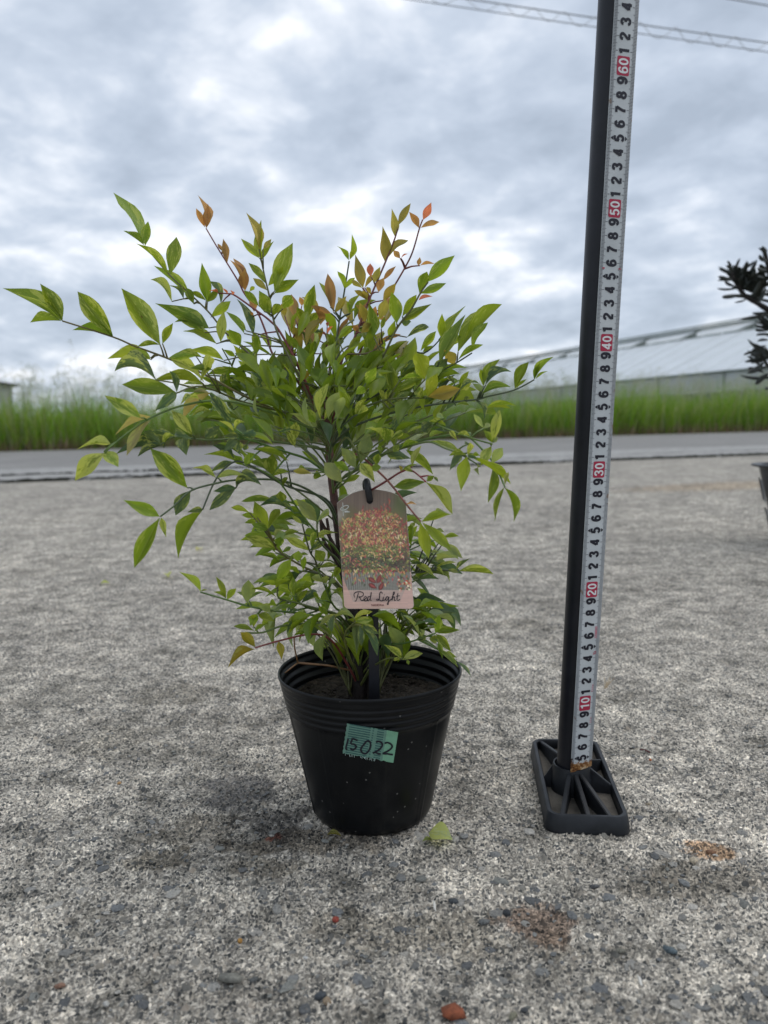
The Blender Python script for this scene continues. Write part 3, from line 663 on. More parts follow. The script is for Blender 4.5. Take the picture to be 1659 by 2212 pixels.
n = noise(nt, 40, 5, .6, v); sp = N(nt, 'ShaderNodeTexVoronoi', inp={'Scale': 330.0}); L.new(v, sp.inputs['Vector']); ssep = N(nt, 'ShaderNodeSeparateColor'); L.new(sp.outputs['Color'], ssep.inputs[0])
sx_ = N(nt, 'ShaderNodeSeparateXYZ'); L.new(v, sx_.inputs[0]); lowm = N(nt, 'ShaderNodeMapRange', inp={'From Min': .05, 'From Max': .0, 'To Min': .984, 'To Max': .90}); L.new(sx_.outputs[2], lowm.inputs[0])
speck = M(nt, 'MULTIPLY', M(nt, 'GREATER_THAN', ssep.outputs[0], lowm.outputs[0]), M(nt, 'LESS_THAN', sp.outputs['Distance'], .26))
base_ = ramp(nt, n.outputs[0], [(.3, (.0045, .005, .006)), (.7, (.008, .009, .010))]).outputs[0]
dn_ = noise(nt, 14, 5, .7, v, .4); dm = N(nt, 'ShaderNodeMapRange', inp={'From Min': .52, 'From Max': .75, 'To Max': .35}); L.new(dn_.outputs[0], dm.inputs[0])
base_ = mixc(nt, dm.outputs[0], base_, (.035, .034, .031))
L.new(mixc(nt, M(nt, 'MULTIPLY', speck, .6), base_, (.20, .195, .18)), b.inputs['Base Color'])
L.new(M(nt, 'ADD', .22, M(nt, 'MULTIPLY', n.outputs[0], .2)), b.inputs['Roughness']); b.inputs['Specular IOR Level'].default_value = .22; M_POT = m
pot = empty('plant_pot', PC, 'black plastic nursery pot with ribbed rim and green tape label', 'pot')
mb = MB(); mb.lathe([(r, z) for r, z in prof], 216, PC, pot_warp); pb = mb.build('body', M_POT, pot); smooth_by_angle(pb, 50)
pb.data.transform(Matrix.Translation(-PC)); pb.location = PC
WLOC[pb.name] = PC.copy()
# green cloth tape on the front of the pot, mapped onto its surface
def potpt(x, y, up):                 # frame coordinates -> point on the outer wall
    d = ray(x, y); lo, hi = .40, .66
    for _ in range(46):
        k = (lo + hi) / 2; p = CAM + d * k; rr = math.hypot(p[0] - PC.x, p[1] - PC.y)
        if rr > pot_r(min(max(p[2], 0), HT)) + up + .0006: lo = k
        else: hi = k
    return Vector(CAM + d * hi)
def c6(x, y): return ((1340 + x / 6.636) / FS, (2820 + y / 6.636) / FS)
m, nt, b, o = mat('green_cloth_tape'); L = nt.links; uv = N(nt, 'ShaderNodeTexCoord').outputs['UV']; su = N(nt, 'ShaderNodeSeparateXYZ'); L.new(uv, su.inputs[0])
wv = M(nt, 'GREATER_THAN', M(nt, 'SINE', M(nt, 'MULTIPLY', su.outputs[1], 82)), -.15)
nz = noise(nt, 9, 3, .6, uv)
u_ = su.outputs[0]
band = lambda a, b2: M(nt, 'MULTIPLY', M(nt, 'GREATER_THAN', u_, a), M(nt, 'LESS_THAN', u_, b2))
bands = M(nt, 'ADD', M(nt, 'ADD', band(.05, .47), band(.505, .535)), band(.60, .73), clamp=True)
dk = M(nt, 'MULTIPLY', M(nt, 'MULTIPLY', wv, bands), M(nt, 'ADD', .62, M(nt, 'MULTIPLY', nz.outputs[0], .5)))
bs = mixc(nt, M(nt, 'GREATER_THAN', u_, .78), (.14, .28, .215), (.20, .43, .28))
wv2 = M(nt, 'MULTIPLY', M(nt, 'SINE', M(nt, 'MULTIPLY', su.outputs[1], 160)), .5)
L.new(mixc(nt, dk, bs, (.03, .10, .095)), b.inputs['Base Color']); b.inputs['Roughness'].default_value = .55; bump(nt, wv2, .35, .0003, b); M_GTAPE = m
nu, nv_ = 22, 14; vs = []; uvs = []
TLc, TRc, BRc, BLc = (175, 190), (1515, 420), (1385, 1220), (60, 970)
for j in range(nv_):
    for i in range(nu):
        u, v_ = i / (nu - 1), j / (nv_ - 1)
        x = (TLc[0] * (1 - u) + TRc[0] * u) * (1 - v_) + (BLc[0] * (1 - u) + BRc[0] * u) * v_; y = (TLc[1] * (1 - u) + TRc[1] * u) * (1 - v_) + (BLc[1] * (1 - u) + BRc[1] * u) * v_
        if j == nv_ - 1: y += random.uniform(-28, 22) * (u < .85)
        if i == 0: x += (8 if j % 2 else -8)
        vs.append(potpt(*c6(x, y), .0006)); uvs.append((u, v_))
me = mesh('tape_label', vs, [(j * nu + i, (j + 1) * nu + i, (j + 1) * nu + i + 1, j * nu + i + 1) for j in range(nv_ - 1) for i in range(nu - 1)], True)
ul = me.uv_layers.new(name='UVMap')
for l in me.loops: ul.data[l.index].uv = uvs[l.vertex_index]
gt = newobj('tape_label', me, M_GTAPE, pot); gt['label'] = 'green cloth tape handwritten 15022'; WLOC[gt.name] = Vector((0, 0, 0)); gt.matrix_parent_inverse = Matrix.Translation(-PC)
HW = [[(205, 590), (180, 700), (150, 800), (150, 860), (182, 868)], [(315, 572), (298, 640), (275, 715), (370, 740), (412, 800), (370, 860), (310, 878), (262, 838)], [(316, 582), (380, 606), (452, 636)],
      [(690, 655), (615, 740), (548, 830), (542, 905), (585, 962), (655, 980), (722, 930), (778, 830), (790, 730), (762, 662)],
      [(932, 678), (1010, 660), (1082, 700), (1098, 765), (1050, 842), (960, 912), (848, 966), (920, 948), (990, 982), (1056, 988)], [(1158, 712), (1230, 690), (1312, 722), (1358, 790), (1312, 862), (1222, 922), (1122, 975), (1230, 984), (1376, 1006)]]
for k, st in enumerate(HW):
    vs, fs = ribbon2d(st, 46, k == 3, 6); mb = MB(); mb.add([potpt(*c6(v.x, v.y), .0009 + .00003 * k) for v in vs], fs); mb.build('handwriting', M_INK, gt)
# loose threads on the torn lower edge
mb = MB()
for _ in range(16):
    u = random.uniform(.05, .75); x = 60 + 1325 * u; y = 985 + 235 * u; a = potpt(*c6(x, y - 20), .0007); c = potpt(*c6(x + random.uniform(-25, 25), y + random.uniform(15, 60)), .0012); mb.tube([a, a.lerp(c, .5), c], .00016, 3)
mb.build('thread', simple('tape_thread', (.45, .58, .52), .7), gt)
# soil
def soilmat():
    m, nt, b, o = mat('potting_soil'); v = worldco(nt); n = noise(nt, 180, 6, .75, v); n2 = N(nt, 'ShaderNodeTexVoronoi', inp={'Scale': 260.0}); nt.links.new(v, n2.inputs['Vector'])
    f = ramp(nt, n.outputs[0], [(.3, (.012, .009, .007)), (.5, (.04, .03, .022)), (.62, (.075, .058, .042)), (.75, (.13, .10, .075))]); nt.links.new(f.outputs[0], b.inputs['Base Color']); b.inputs['Roughness'].default_value = .95
    bump(nt, n.outputs[0], 1, .004, b); return m
M_SOIL = soilmat()
mb = MB(); rings = 22; seg = 72; vs = [(PC.x, PC.y, .099)]; rs = pot_r(.097) - .0018
for i in range(1, rings + 1):
    for k in range(seg):
        a = 2 * math.pi * k / seg; r = rs * i / rings
        z = .0965 + .002 * math.sin(9 * r * 100 / 3 + 2 * a) * .5 + random.uniform(-.0012, .0012) + .0016 * math.sin(3 * a + 1)
        vs.append((PC.x + r * math.cos(a), PC.y + r * math.sin(a), z))
fs = [(0, 1 + k, 1 + (k + 1) % seg) for k in range(seg)] + [(1 + (i - 1) * seg + k, 1 + i * seg + k, 1 + i * seg + (k + 1) % seg, 1 + (i - 1) * seg + (k + 1) % seg) for i in range(1, rings) for k in range(seg)]
mb.add(vs, fs)
for _ in range(1100):                # crumbs and bark bits
    a = random.uniform(0, 6.283); r = rs * .97 * math.sqrt(random.random()); p = Vector((PC.x + r * math.cos(a), PC.y + r * math.sin(a), .0972)); s = random.uniform(.0006, .0019)
    mb.box(p, (s * random.uniform(.7, 2.6), s, s * .8), Matrix.Rotation(random.uniform(0, 3.14), 3, 'Z') @ Matrix.Rotation(random.uniform(-.7, .7), 3, 'X'))
tag(mb.build('soil', M_SOIL), 'dark crumbly potting soil inside the black pot', 'soil', kind='stuff')

# ------------------------------------------------------------------ stake and plant tag
TD = .585
def c7(x, y): return ((1250 + x / 3.318) / FS, (1850 + y / 3.318) / FS)
def tg(x, y, up=0.0): p = atD(*c7(x, y), TD); p.y -= up; return p
M_STK = simple('stake_plastic', (.012, .013, .018), .4, .3, 60)
st_b = atD(809, 1500, .600); st_t = atD(797, 1050, .600)
stk = empty('tag_stake', (st_b.x, .600, .097), 'narrow black plastic stake standing in the pot behind the plant tag', 'stake')
mb = MB(); P0 = atD(809, 1515, .600); P1 = atD(806, 1320, .600); P2 = atD(797, 1062, .598); P0.z = .070
hwk = .0042
def strap(pts, w_, th):
    vs = []
    for p in pts:
        for sx2, sy2 in ((-1, -1), (1, -1), (1, 1), (-1, 1)): vs.append(p + Vector((sx2 * w_, sy2 * th, 0)))
    n_ = len(pts); f_ = [(i * 4 + k, i * 4 + (k + 1) % 4, (i + 1) * 4 + (k + 1) % 4, (i + 1) * 4 + k) for i in range(n_ - 1) for k in range(4)] + [(3, 2, 1, 0), tuple((n_ - 1) * 4 + k for k in range(4))]
    mb.add(vs, f_)
strap([P0, P1, P1.lerp(P2, .5), P2], hwk, .0011); sb = mb.build('shaft', M_STK, stk)
mb = MB(); hk = [atD(792, 1062, .598), atD(790, 1046, .594), atD(792, 1040, .588), atD(794, 1050, .5825), atD(797, 1070, .5822), atD(799, 1079, .5835)]
mb.tube(cat(hk, 5), .0027, 8); ho = mb.build('hook', M_STK, stk, True)
# tag body
def tag_edges(y):
    if y < 440:
        if y <= 252: return 690, 710
        ft = [(252, 690, 720), (262, 600, 800), (280, 535, 905), (300, 470, 980), (330, 412, 1045), (350, 380, 1078), (400, 302, 1149), (420, 276, 1151), (440, 258, 1153)]
        for (a, l0, r_0), (b2, l1, r_1) in zip(ft, ft[1:]):
            if a <= y <= b2: t = (y - a) / (b2 - a); return l0 + (l1 - l0) * t, r_0 + (r_1 - r_0) * t
    l = 258 + (y - 440) / 1330 * 93; r = 1153 + (y - 440) / 1330 * 103
    if y > 1760:
        t = min(1, (y - 1760) / 52); q = 1 - math.sqrt(max(0, 1 - t * t)); l += 52 * q; r -= 52 * q
    return l, r
rowsy = list(np.linspace(252, 440, 34)) + list(np.linspace(446, 1760, 190)) + list(np.linspace(1764, 1812, 12))
NXT = 130
# flat print: painted on a fine grid
GWp, GHp = 1100, 1600; SC = 3          # raster in tag crop units / SC
rw, rh = GWp // SC, GHp // SC; ox, oy = 220, 240
rng2 = np.random.default_rng(3)
yy, xx = np.mgrid[0:rh, 0:rw]; X = xx * SC + ox; Y = yy * SC + oy
def lin(c): return np.array(srgb(*c))
nzv = rng2.random((rh // 6 + 2, rw // 3 + 2)); wood = np.kron(rng2.random((1, rw // 3 + 2)), np.ones((rh, 3)))[:, :rw]
img = lin((104, 94, 84))[None, None] * (.75 + .5 * wood[..., None])
def soft(cx_, cy_, rx, ry): return np.clip(1.4 - np.hypot((X - cx_) / rx, (Y - cy_) / ry), 0, 1)[..., None]
for (cx_, cy_, rx, ry, c, k) in [(1090, 420, 110, 230, (70, 92, 52), 1), (1030, 600, 90, 140, (88, 106, 62), .9), (330, 640, 110, 110, (190, 186, 180), 1), (420, 640, 120, 160, (84, 96, 50), .9), (300, 760, 80, 120, (92, 104, 58), .9), (1120, 330, 60, 90, (128, 142, 110), .5), (720, 900, 480, 330, (120, 96, 62), .9), (740, 1180, 460, 190, (38, 46, 32), 1)]:
    a = soft(cx_, cy_, rx, ry) * k; img = img * (1 - a) + lin(c)[None, None] * a
potm = ((Y > 1330) & (Y < 1720) & (np.abs(X - 770) < 440 - np.clip(Y - 1400, 0, 400) * .42))
rib = .8 + .35 * np.sin(X / 9 + 3 * np.sin(Y / 90) + X * X / 9000.)
img = np.where(potm[..., None], lin((136, 142, 136))[None, None] * rib[..., None], img)
fl = (Y > 1330) & ~potm; img = np.where(fl[..., None], lin((196, 158, 146))[None, None] * (.85 + .3 * rng2.random((rh, 1))[..., None]), img)
def leafstroke(cx_, cy_, ln, wd, ang, c):
    x0 = int((cx_ - ox - ln) / SC); x1 = int((cx_ - ox + ln) / SC) + 2; y0 = int((cy_ - oy - ln) / SC); y1 = int((cy_ - oy + ln) / SC) + 2
    x0, y0 = max(x0, 0), max(y0, 0); x1, y1 = min(x1, rw), min(y1, rh)
    if x1 <= x0 or y1 <= y0: return
    dx = X[y0:y1, x0:x1] - cx_; dy = Y[y0:y1, x0:x1] - cy_
    u = (dx * math.cos(ang) + dy * math.sin(ang)) / (ln / 2); v = (-dx * math.sin(ang) + dy * math.cos(ang)) / (wd / 2)
    m_ = np.abs(v) < (1 - u * u) * (1 - .35 * u); m_ &= np.abs(u) < 1
    img[y0:y1, x0:x1][m_] = lin(c) * (.85 + .5 * rng2.random())
REDS = [(152, 58, 60), (170, 74, 80), (132, 50, 54), (186, 112, 98), (160, 88, 62), (142, 62, 78)]; CREAM = [(214, 200, 160), (190, 176, 110), (166, 160, 84), (206, 170, 120), (196, 150, 100)]; GRN = [(110, 126, 56), (84, 112, 54), (60, 92, 56), (46, 76, 52), (132, 150, 80)]; DRK = [(26, 38, 30), (20, 28, 26), (48, 68, 50), (70, 96, 74)]
for k in range(2800):
    t = k / 2800; cx_ = 740 + rng2.normal(0, 1) * 265; top = 520 + ((cx_ - 760) / 470.) ** 2 * 190; cy_ = rng2.uniform(top, 1330)
    q = (cy_ - top) / (1330 - top); r_ = rng2.random()
    if q < .55: c = REDS if r_ < .48 else (CREAM if r_ < .78 else GRN)
    elif q < .75: c = REDS if r_ < .16 else (CREAM if r_ < .42 else GRN)
    else: c = REDS if r_ < .14 else (GRN if r_ < .5 else (DRK if r_ < .9 else CREAM))
    leafstroke(cx_, cy_, rng2.uniform(28, 66), rng2.uniform(9, 19), rng2.uniform(-2.7, -.4) if q < .6 else rng2.uniform(0, 6.28), c[rng2.integers(len(c))])
for k in range(130): leafstroke(rng2.uniform(340, 1180), 1320 + 190 * rng2.random() ** 2.2, 56, 18, rng2.uniform(.8, 2.3), (REDS + CREAM + GRN)[rng2.integers(16)])
for (sx2, sy2, n_) in [(935, 385, 8), (780, 510, 7), (600, 480, 6), (735, 500, 4), (880, 450, 6), (350, 640, 6), (830, 480, 4)]:
    for k in range(n_): leafstroke(sx2 + rng2.normal(0, 16), sy2 + k * 22, 46, 15, rng2.choice([-1.0, -2.1, -1.5]), REDS[rng2.integers(6)] if sx2 > 500 else CREAM[1])
for (cx_, cy_, a) in [(805, 1420, -1.2), (715, 1440, .55), (720, 1515, .55), (835, 1515, -1.1)]: leafstroke(cx_, cy_, 130, 62, a, (104, 30, 36)); leafstroke(cx_, cy_, 90, 22, a, (150, 60, 60))
for k in range(40): leafstroke(rng2.uniform(1050, 1220), rng2.uniform(1390, 1590), 34, 22, rng2.uniform(0, 6), [(84, 104, 60), (50, 70, 44), (226, 222, 190), (186, 70, 44), (196, 170, 130)][rng2.integers(5)])
wb = (Y > 1570)[..., None]; tint = lin((222, 190, 180))[None, None] * (.90 + .2 * np.kron(rng2.random((rh // 5 + 1, rw // 40 + 1)), np.ones((5, 40)))[:rh, :rw, None])
sh_ = np.clip(1 - np.hypot((X - 780) / 300., (Y - 1690) / 60.), 0, 1)[..., None] * .55
img = np.where(wb, (img * .38 + tint * .62) * (1 - sh_) + lin((120, 96, 98)) * sh_, img)
for _ in range(1): img = (img + np.roll(img, 1, 0) + np.roll(img, -1, 0) + np.roll(img, 1, 1) + np.roll(img, -1, 1)) / 5
img = img * .88 + lin((206, 176, 164)) * .12
M_PRINT, nt, b, o = mat('printed_card'); at = N(nt, 'ShaderNodeAttribute', attribute_name='Col'); nt.links.new(mixc(nt, 1.0, at.outputs['Color'], (1.35, 1.3, 1.28), 'MULTIPLY'), b.inputs['Base Color']); b.inputs['Roughness'].default_value = .35
tagE = empty('plant_tag', tg(750, 1812), 'printed card tag with a shrub picture hanging on the black stake', 'plant tag')
vs = []; cs = []
for y in rowsy:
    l, r = tag_edges(y)
    for i in range(NXT):
        x = l + (r - l) * i / (NXT - 1); vs.append(tg(x, y, .00035)); cs.append(img[min(rh - 1, int((y - oy) / SC)), min(rw - 1, max(0, int((x - ox) / SC)))])
nr = len(rowsy)
me = mesh('printed_picture', vs, [(j * NXT + i, (j + 1) * NXT + i, (j + 1) * NXT + i + 1, j * NXT + i + 1) for j in range(nr - 1) for i in range(NXT - 1)]); setcol(me, np.array(cs))
pp = newobj('printed_picture', me, M_PRINT, tagE); pp['label'] = 'printed photo of a red and green shrub in a grey bowl'
outl = [tag_edges(y)[0:1] + (y,) for y in rowsy[::3]] + [(tag_edges(1812)[0], 1812), (tag_edges(1812)[1], 1812)] + [(tag_edges(y)[1], y) for y in reversed(rowsy[::3])]
mb = MB(); n_ = len(outl); cxm, cym = 750, 1040
ex_ = [(cxm + (x - cxm) * 1.006, cym + (y - cym) * 1.005) for x, y in outl]
mb.add([tg(x, y, .0001) for x, y in ex_] + [tg(x, y, -.0003) for x, y in ex_], [tuple(range(n_)), tuple(reversed(range(n_, 2 * n_)))] + [(i, i + n_, (i + 1) % n_ + n_, (i + 1) % n_) for i in range(n_)])
mb.build('card', simple('card_edge', (.72, .70, .64), .5, .05), tagE)
mb = MB(); mb.add([tg(683 + 42 * math.cos(a), 402 + 42 * math.sin(a), .0007) for a in np.linspace(0, 2 * math.pi, 28, endpoint=False)], [tuple(range(28))]); mb.build('hole', simple('hole_dark', (.01, .01, .012), .9), tagE)
M_SCR = flat('script_ink', (.012, .008, .018)); M_DRED = flat('dark_red_ink', (.18, .02, .03)); M_LOGO = flat('white_ink', (.72, .73, .70)); M_LGR = flat('green_ink', (.08, .16, .05))
SCRIPT = [[(486, 1665), (478, 1625), (500, 1598), (552, 1590), (592, 1602), (600, 1632), (572, 1656), (535, 1658)], [(537, 1602), (522, 1655), (508, 1702), (488, 1714)], [(540, 1658), (556, 1672), (574, 1704), (600, 1700), (628, 1682), (640, 1662), (624, 1650), (608, 1676), (614, 1706), (640, 1708), (662, 1690)],
          [(692, 1660), (668, 1654), (652, 1686), (660, 1709), (682, 1692), (698, 1640), (702, 1596)], [(700, 1620), (688, 1690), (706, 1704)],
          [(846, 1618), (842, 1598), (826, 1594), (814, 1612), (812, 1650), (804, 1690), (790, 1706), (772, 1702), (778, 1688), (802, 1692), (832, 1710), (858, 1702)], [(864, 1655), (856, 1700), (872, 1704), (892, 1682)], [(874, 1628), (876, 1634)],
          [(928, 1662), (908, 1654), (892, 1686), (902, 1706), (922, 1684), (934, 1656)], [(934, 1656), (926, 1720), (924, 1752), (912, 1756), (916, 1736), (950, 1700), (972, 1680)], [(972, 1660), (1000, 1620), (1004, 1594), (992, 1602), (982, 1660), (974, 1704)], [(976, 1690), (992, 1660), (1008, 1662), (1004, 1700), (1024, 1700)], [(1052, 1606), (1042, 1660), (1040, 1698), (1056, 1704), (1078, 1686)], [(1024, 1650), (1074, 1642)]]
for k, s in enumerate(SCRIPT):
    vs, fs = ribbon2d(s, 10, False, 6, lambda t: .75 + .45 * abs(math.sin(t * 5))); mb = MB(); mb.add([tg(v.x, v.y, .0006 + .00001 * k) for v in vs], fs); mb.build('script_stroke', M_SCR, tagE)
me = text_mesh('NANDINA', .01)
for v in me.vertices: v.co = tg(787 + v.co.x * 36, 1766 - v.co.y * 36, .0006)
me.materials.clear(); newobj('small_lettering', me, M_DRED, tagE)
def flatpoly(pts, m, up, name):
    mb = MB(); mb.add([tg(x, y, up) for x, y in pts], [tuple(range(len(pts)))]); mb.build(name, m, tagE)
er = lambda cx_, cy_, a, b2, rt: [(cx_ + a * math.cos(q) * math.cos(rt) - b2 * math.sin(q) * math.sin(rt), cy_ + a * math.cos(q) * math.sin(rt) + b2 * math.sin(q) * math.cos(rt)) for q in np.linspace(0, 2 * math.pi, 24, endpoint=False)]
vs, fs = ribbon2d(er(354, 496, 55, 24, -.42), 10, True, 1); mb = MB(); mb.add([tg(v.x, v.y, .0006) for v in vs], fs); mb.build('emblem', M_LOGO, tagE)
flatpoly([(327, 424), (335, 428), (344, 520), (342, 600), (336, 602), (326, 520)], M_LOGO, .00065, 'emblem'); flatpoly([(330, 440), (338, 510), (337, 580), (331, 510)], M_LGR, .0007, 'emblem')
flatpoly([(352, 534), (398, 532), (400, 540), (420, 542), (422, 554), (354, 556)], M_LOGO, .00062, 'emblem')

# ------------------------------------------------------------------ leaves
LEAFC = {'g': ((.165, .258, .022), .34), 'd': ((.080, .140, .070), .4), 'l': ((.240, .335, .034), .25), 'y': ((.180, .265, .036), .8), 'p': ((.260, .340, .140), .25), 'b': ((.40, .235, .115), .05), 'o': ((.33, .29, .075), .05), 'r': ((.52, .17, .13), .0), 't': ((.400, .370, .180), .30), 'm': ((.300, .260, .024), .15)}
def leafmat():
    m, nt, b, o = mat('leaf'); L = nt.links; oi = N(nt, 'ShaderNodeObjectInfo'); oc = objco(nt)
    sx = N(nt, 'ShaderNodeSeparateXYZ'); L.new(oc, sx.inputs[0])
    rv = N(nt, 'ShaderNodeCombineXYZ'); L.new(M(nt, 'MULTIPLY', oi.outputs['Random'], 57), rv.inputs[2]); L.new(M(nt, 'MULTIPLY', oi.outputs['Random'], 31), rv.inputs[0])
    va = nt.nodes.new('ShaderNodeVectorMath'); va.operation = 'ADD'; L.new(oc, va.inputs[0]); L.new(rv.outputs[0], va.inputs[1])
    mp = N(nt, 'ShaderNodeMapping', inp={'Scale': (2.6, 1.3, 1)}); L.new(va.outputs[0], mp.inputs[0])
    n1 = noise(nt, 3.2, 5, .65, mp.outputs[0], .6); n2 = noise(nt, 1.5, 2, .5, va.outputs[0])
    ax = M(nt, 'ABSOLUTE', sx.outputs[0])
    # side veins: chevrons
    ph = M(nt, 'ADD', M(nt, 'MULTIPLY', sx.outputs[1], 52), M(nt, 'MULTIPLY', ax, -48)); vein = M(nt, 'POWER', M(nt, 'ABSOLUTE', M(nt, 'SINE', ph)), 10)
    mid = N(nt, 'ShaderNodeMapRange', inp={'From Min': .030, 'From Max': .012}); L.new(ax, mid.inputs[0])
    base = oi.outputs['Color']
    c = mixc(nt, 1.0, base, ramp(nt, n2.outputs[0], [(.3, (.72, .76, .74)), (.7, (1.2, 1.14, 1.1))]).outputs[0], 'MULTIPLY')
    edge = M(nt, 'MULTIPLY', ax, .42)
    vt = M(nt, 'ADD', M(nt, 'ADD', n1.outputs[0], edge), M(nt, 'MULTIPLY', oi.outputs['Alpha'], .26))
    vm = N(nt, 'ShaderNodeMapRange', inp={'From Min': .70, 'From Max': .78}); L.new(vt, vm.inputs[0])
    pale = mixc(nt, .75, base, (.52, .58, .16))
    c = mixc(nt, M(nt, 'MULTIPLY', vm.outputs[0], M(nt, 'MINIMUM', M(nt, 'ADD', M(nt, 'MULTIPLY', oi.outputs['Alpha'], 1.5), .12), .95)), c, pale)
    c = mixc(nt, M(nt, 'MULTIPLY', mid.outputs[0], .45), c, mixc(nt, .5, base, (.34, .40, .12)))
    c = mixc(nt, M(nt, 'MULTIPLY', vein, .10), c, (.30, .38, .10))
    brown = noise(nt, 5, 2, .5, va.outputs[0]); bmask = N(nt, 'ShaderNodeMapRange', inp={'From Min': .74, 'From Max': .78}); L.new(brown.outputs[0], bmask.inputs[0])
    c = mixc(nt, M(nt, 'MULTIPLY', bmask.outputs[0], .7), c, (.13, .06, .02))
    L.new(c, b.inputs['Base Color']); b.inputs['Roughness'].default_value = .36; b.inputs['Specular IOR Level'].default_value = .5
    h = M(nt, 'SUBTRACT', M(nt, 'ADD', M(nt, 'MULTIPLY', n1.outputs[0], .3), M(nt, 'MULTIPLY', vein, -.2)), M(nt, 'MULTIPLY', mid.outputs[0], .5)); bump(nt, h, .35, .0012, b)
    t = N(nt, 'ShaderNodeBsdfTranslucent'); L.new(mixc(nt, 1.0, c, (1.8, 1.6, .9), 'MULTIPLY'), t.inputs[0]); bn = [x for x in nt.nodes if x.type == 'BUMP'][0]; L.new(bn.outputs[0], t.inputs['Normal'])
    mx = N(nt, 'ShaderNodeMixShader', inp={'Fac': .52}); L.new(b.outputs[0], mx.inputs[1]); L.new(t.outputs[0], mx.inputs[2]); L.new(mx.outputs[0], o.inputs[0]); return m
M_LEAF = leafmat()
def stalkmat():
    m, nt, b, o = mat('stalk'); oi = N(nt, 'ShaderNodeObjectInfo'); n = noise(nt, 120, 3, .6, worldco(nt))
    nt.links.new(mixc(nt, 1, oi.outputs['Color'], ramp(nt, n.outputs[0], [(.3, (.65, .7, .7)), (.7, (1.25, 1.15, 1.1))]).outputs[0], 'MULTIPLY'), b.inputs['Base Color']); b.inputs['Roughness'].default_value = .4; return m
M_STALK = stalkmat()
PROFS = [[(0, .03), (.08, .26), (.2, .66), (.36, .97), (.5, 1.0), (.66, .80), (.82, .42), (.93, .16), (1, .0)],
         [(0, .03), (.08, .20), (.2, .52), (.36, .86), (.52, 1.0), (.68, .88), (.83, .50), (.93, .20), (1, .0)],
         [(0, .03), (.09, .34), (.2, .74), (.34, 1.0), (.48, .94), (.64, .68), (.80, .36), (.92, .13), (1, .0)],
         [(0, .04), (.12, .20), (.28, .50), (.46, .86), (.62, 1.0), (.78, .88), (.90, .55), (.97, .24), (1, .0)]]
def leafmesh(k, prof, bend, fold, twist, wave, side):
    xs_ = [-.5, -.27, 0, .27, .5]; vs = []
    tt = [0, .06, .14, .24, .35, .47, .59, .70, .80, .88, .95, 1.0]; P_ = cat([(a, b2, 0) for a, b2 in prof], 8); prof = [(t, max(0, float(np.interp(t, [q.x for q in P_], [q.y for q in P_])))) for t in tt]; prof[-1] = (1.0, 0.0)
    for t, w_ in prof:
        a = twist * (t - .4); up = bend * 4 * t * (1 - t)
        for x in xs_:
            xx_ = x * w_; z = fold * abs(xx_) * 2 * (1 - .5 * abs(x)) + wave * math.sin(t * 9 + x * 3) * w_ * abs(x)
            vs.append((xx_ * math.cos(a) - z * math.sin(a) + side * math.sin(t * 3.1) * .06 , t, up + xx_ * math.sin(a) + z * math.cos(a)))
    n_ = len(prof); fs = [(j * 5 + i, j * 5 + i + 1, (j + 1) * 5 + i + 1, (j + 1) * 5 + i) for j in range(n_ - 1) for i in range(4)]
    me = mesh('leaflet_%d' % k, vs, fs, True); me.materials.append(M_LEAF); return me
LEAVES = []
for k in range(20):
    LEAVES.append(leafmesh(k, PROFS[k % 3], random.uniform(.01, .10), random.uniform(.10, .34), random.uniform(-.5, .5), random.uniform(-.05, .05), random.uniform(-1, 1)))
ROUND = [leafmesh(30 + k, PROFS[3], random.uniform(.02, .08), random.uniform(.1, .25), random.uniform(-.3, .3), .03, 0) for k in range(3)]
CURLY = [leafmesh(40 + k, PROFS[k % 3], random.uniform(.16, .26), random.uniform(.25, .5), random.uniform(-.7, .7), .08, random.uniform(-1, 1)) for k in range(5)]
def place_leaf(B, T, wvis, c, par, name='leaflet', kind=None, roll=None, mlist=None):
    a = T - B; ln_ = a.length; a.normalize(); v = ((B + T) / 2 - Vector(CAM)).normalized()
    s = a.cross(v)
    if s.length < 1e-4: s = Vector((1, 0, 0))
    s.normalize(); wt2 = max(wvis, .27 * ln_) if kind is None else wvis
    rho = math.acos(min(1, max(.25, wvis / wt2))); 
    rho = rho + random.uniform(0, .35); rho = min(rho, 1.25)
    wtrue = wvis / math.cos(min(rho, 1.15))
    best = None
    for sg in (1, -1):
        x = (s * math.cos(rho) + a.cross(s) * math.sin(rho) * sg).normalized(); z = x.cross(a)
        if z.z < 0: x = -x; z = -z
        if best is None or (z.z > best[1].z): best = (x, z)
    if random.random() < .25 and rho > .3:
        x = (s * math.cos(rho) - a.cross(s) * math.sin(rho)).normalized(); z = x.cross(a)
        if z.z < 0: x = -x; z = -z
        best = (x, z)
    x, z = best
    ms = mlist or (CURLY if c in 'dpyt' and random.random() < .35 else LEAVES)
    o = bpy.data.objects.new(name, random.choice(ms)); COL.objects.link(o)
    sz = ln_ * .9
    o.matrix_basis = Matrix(((x.x * wtrue, a.x * ln_, z.x * sz, B.x), (x.y * wtrue, a.y * ln_, z.y * sz, B.y), (x.z * wtrue, a.z * ln_, z.z * sz, B.z), (0, 0, 0, 1)))
    col_, var = LEAFC[c]; k = random.uniform(.84, 1.32); j = random.uniform(.9, 1.12)
    o.color = (min(1, col_[0] * k * j), min(1, col_[1] * k), col_[2] * k / j, min(1, max(0, var * random.uniform(.6, 1.3))))
    setpar(o, par); return o

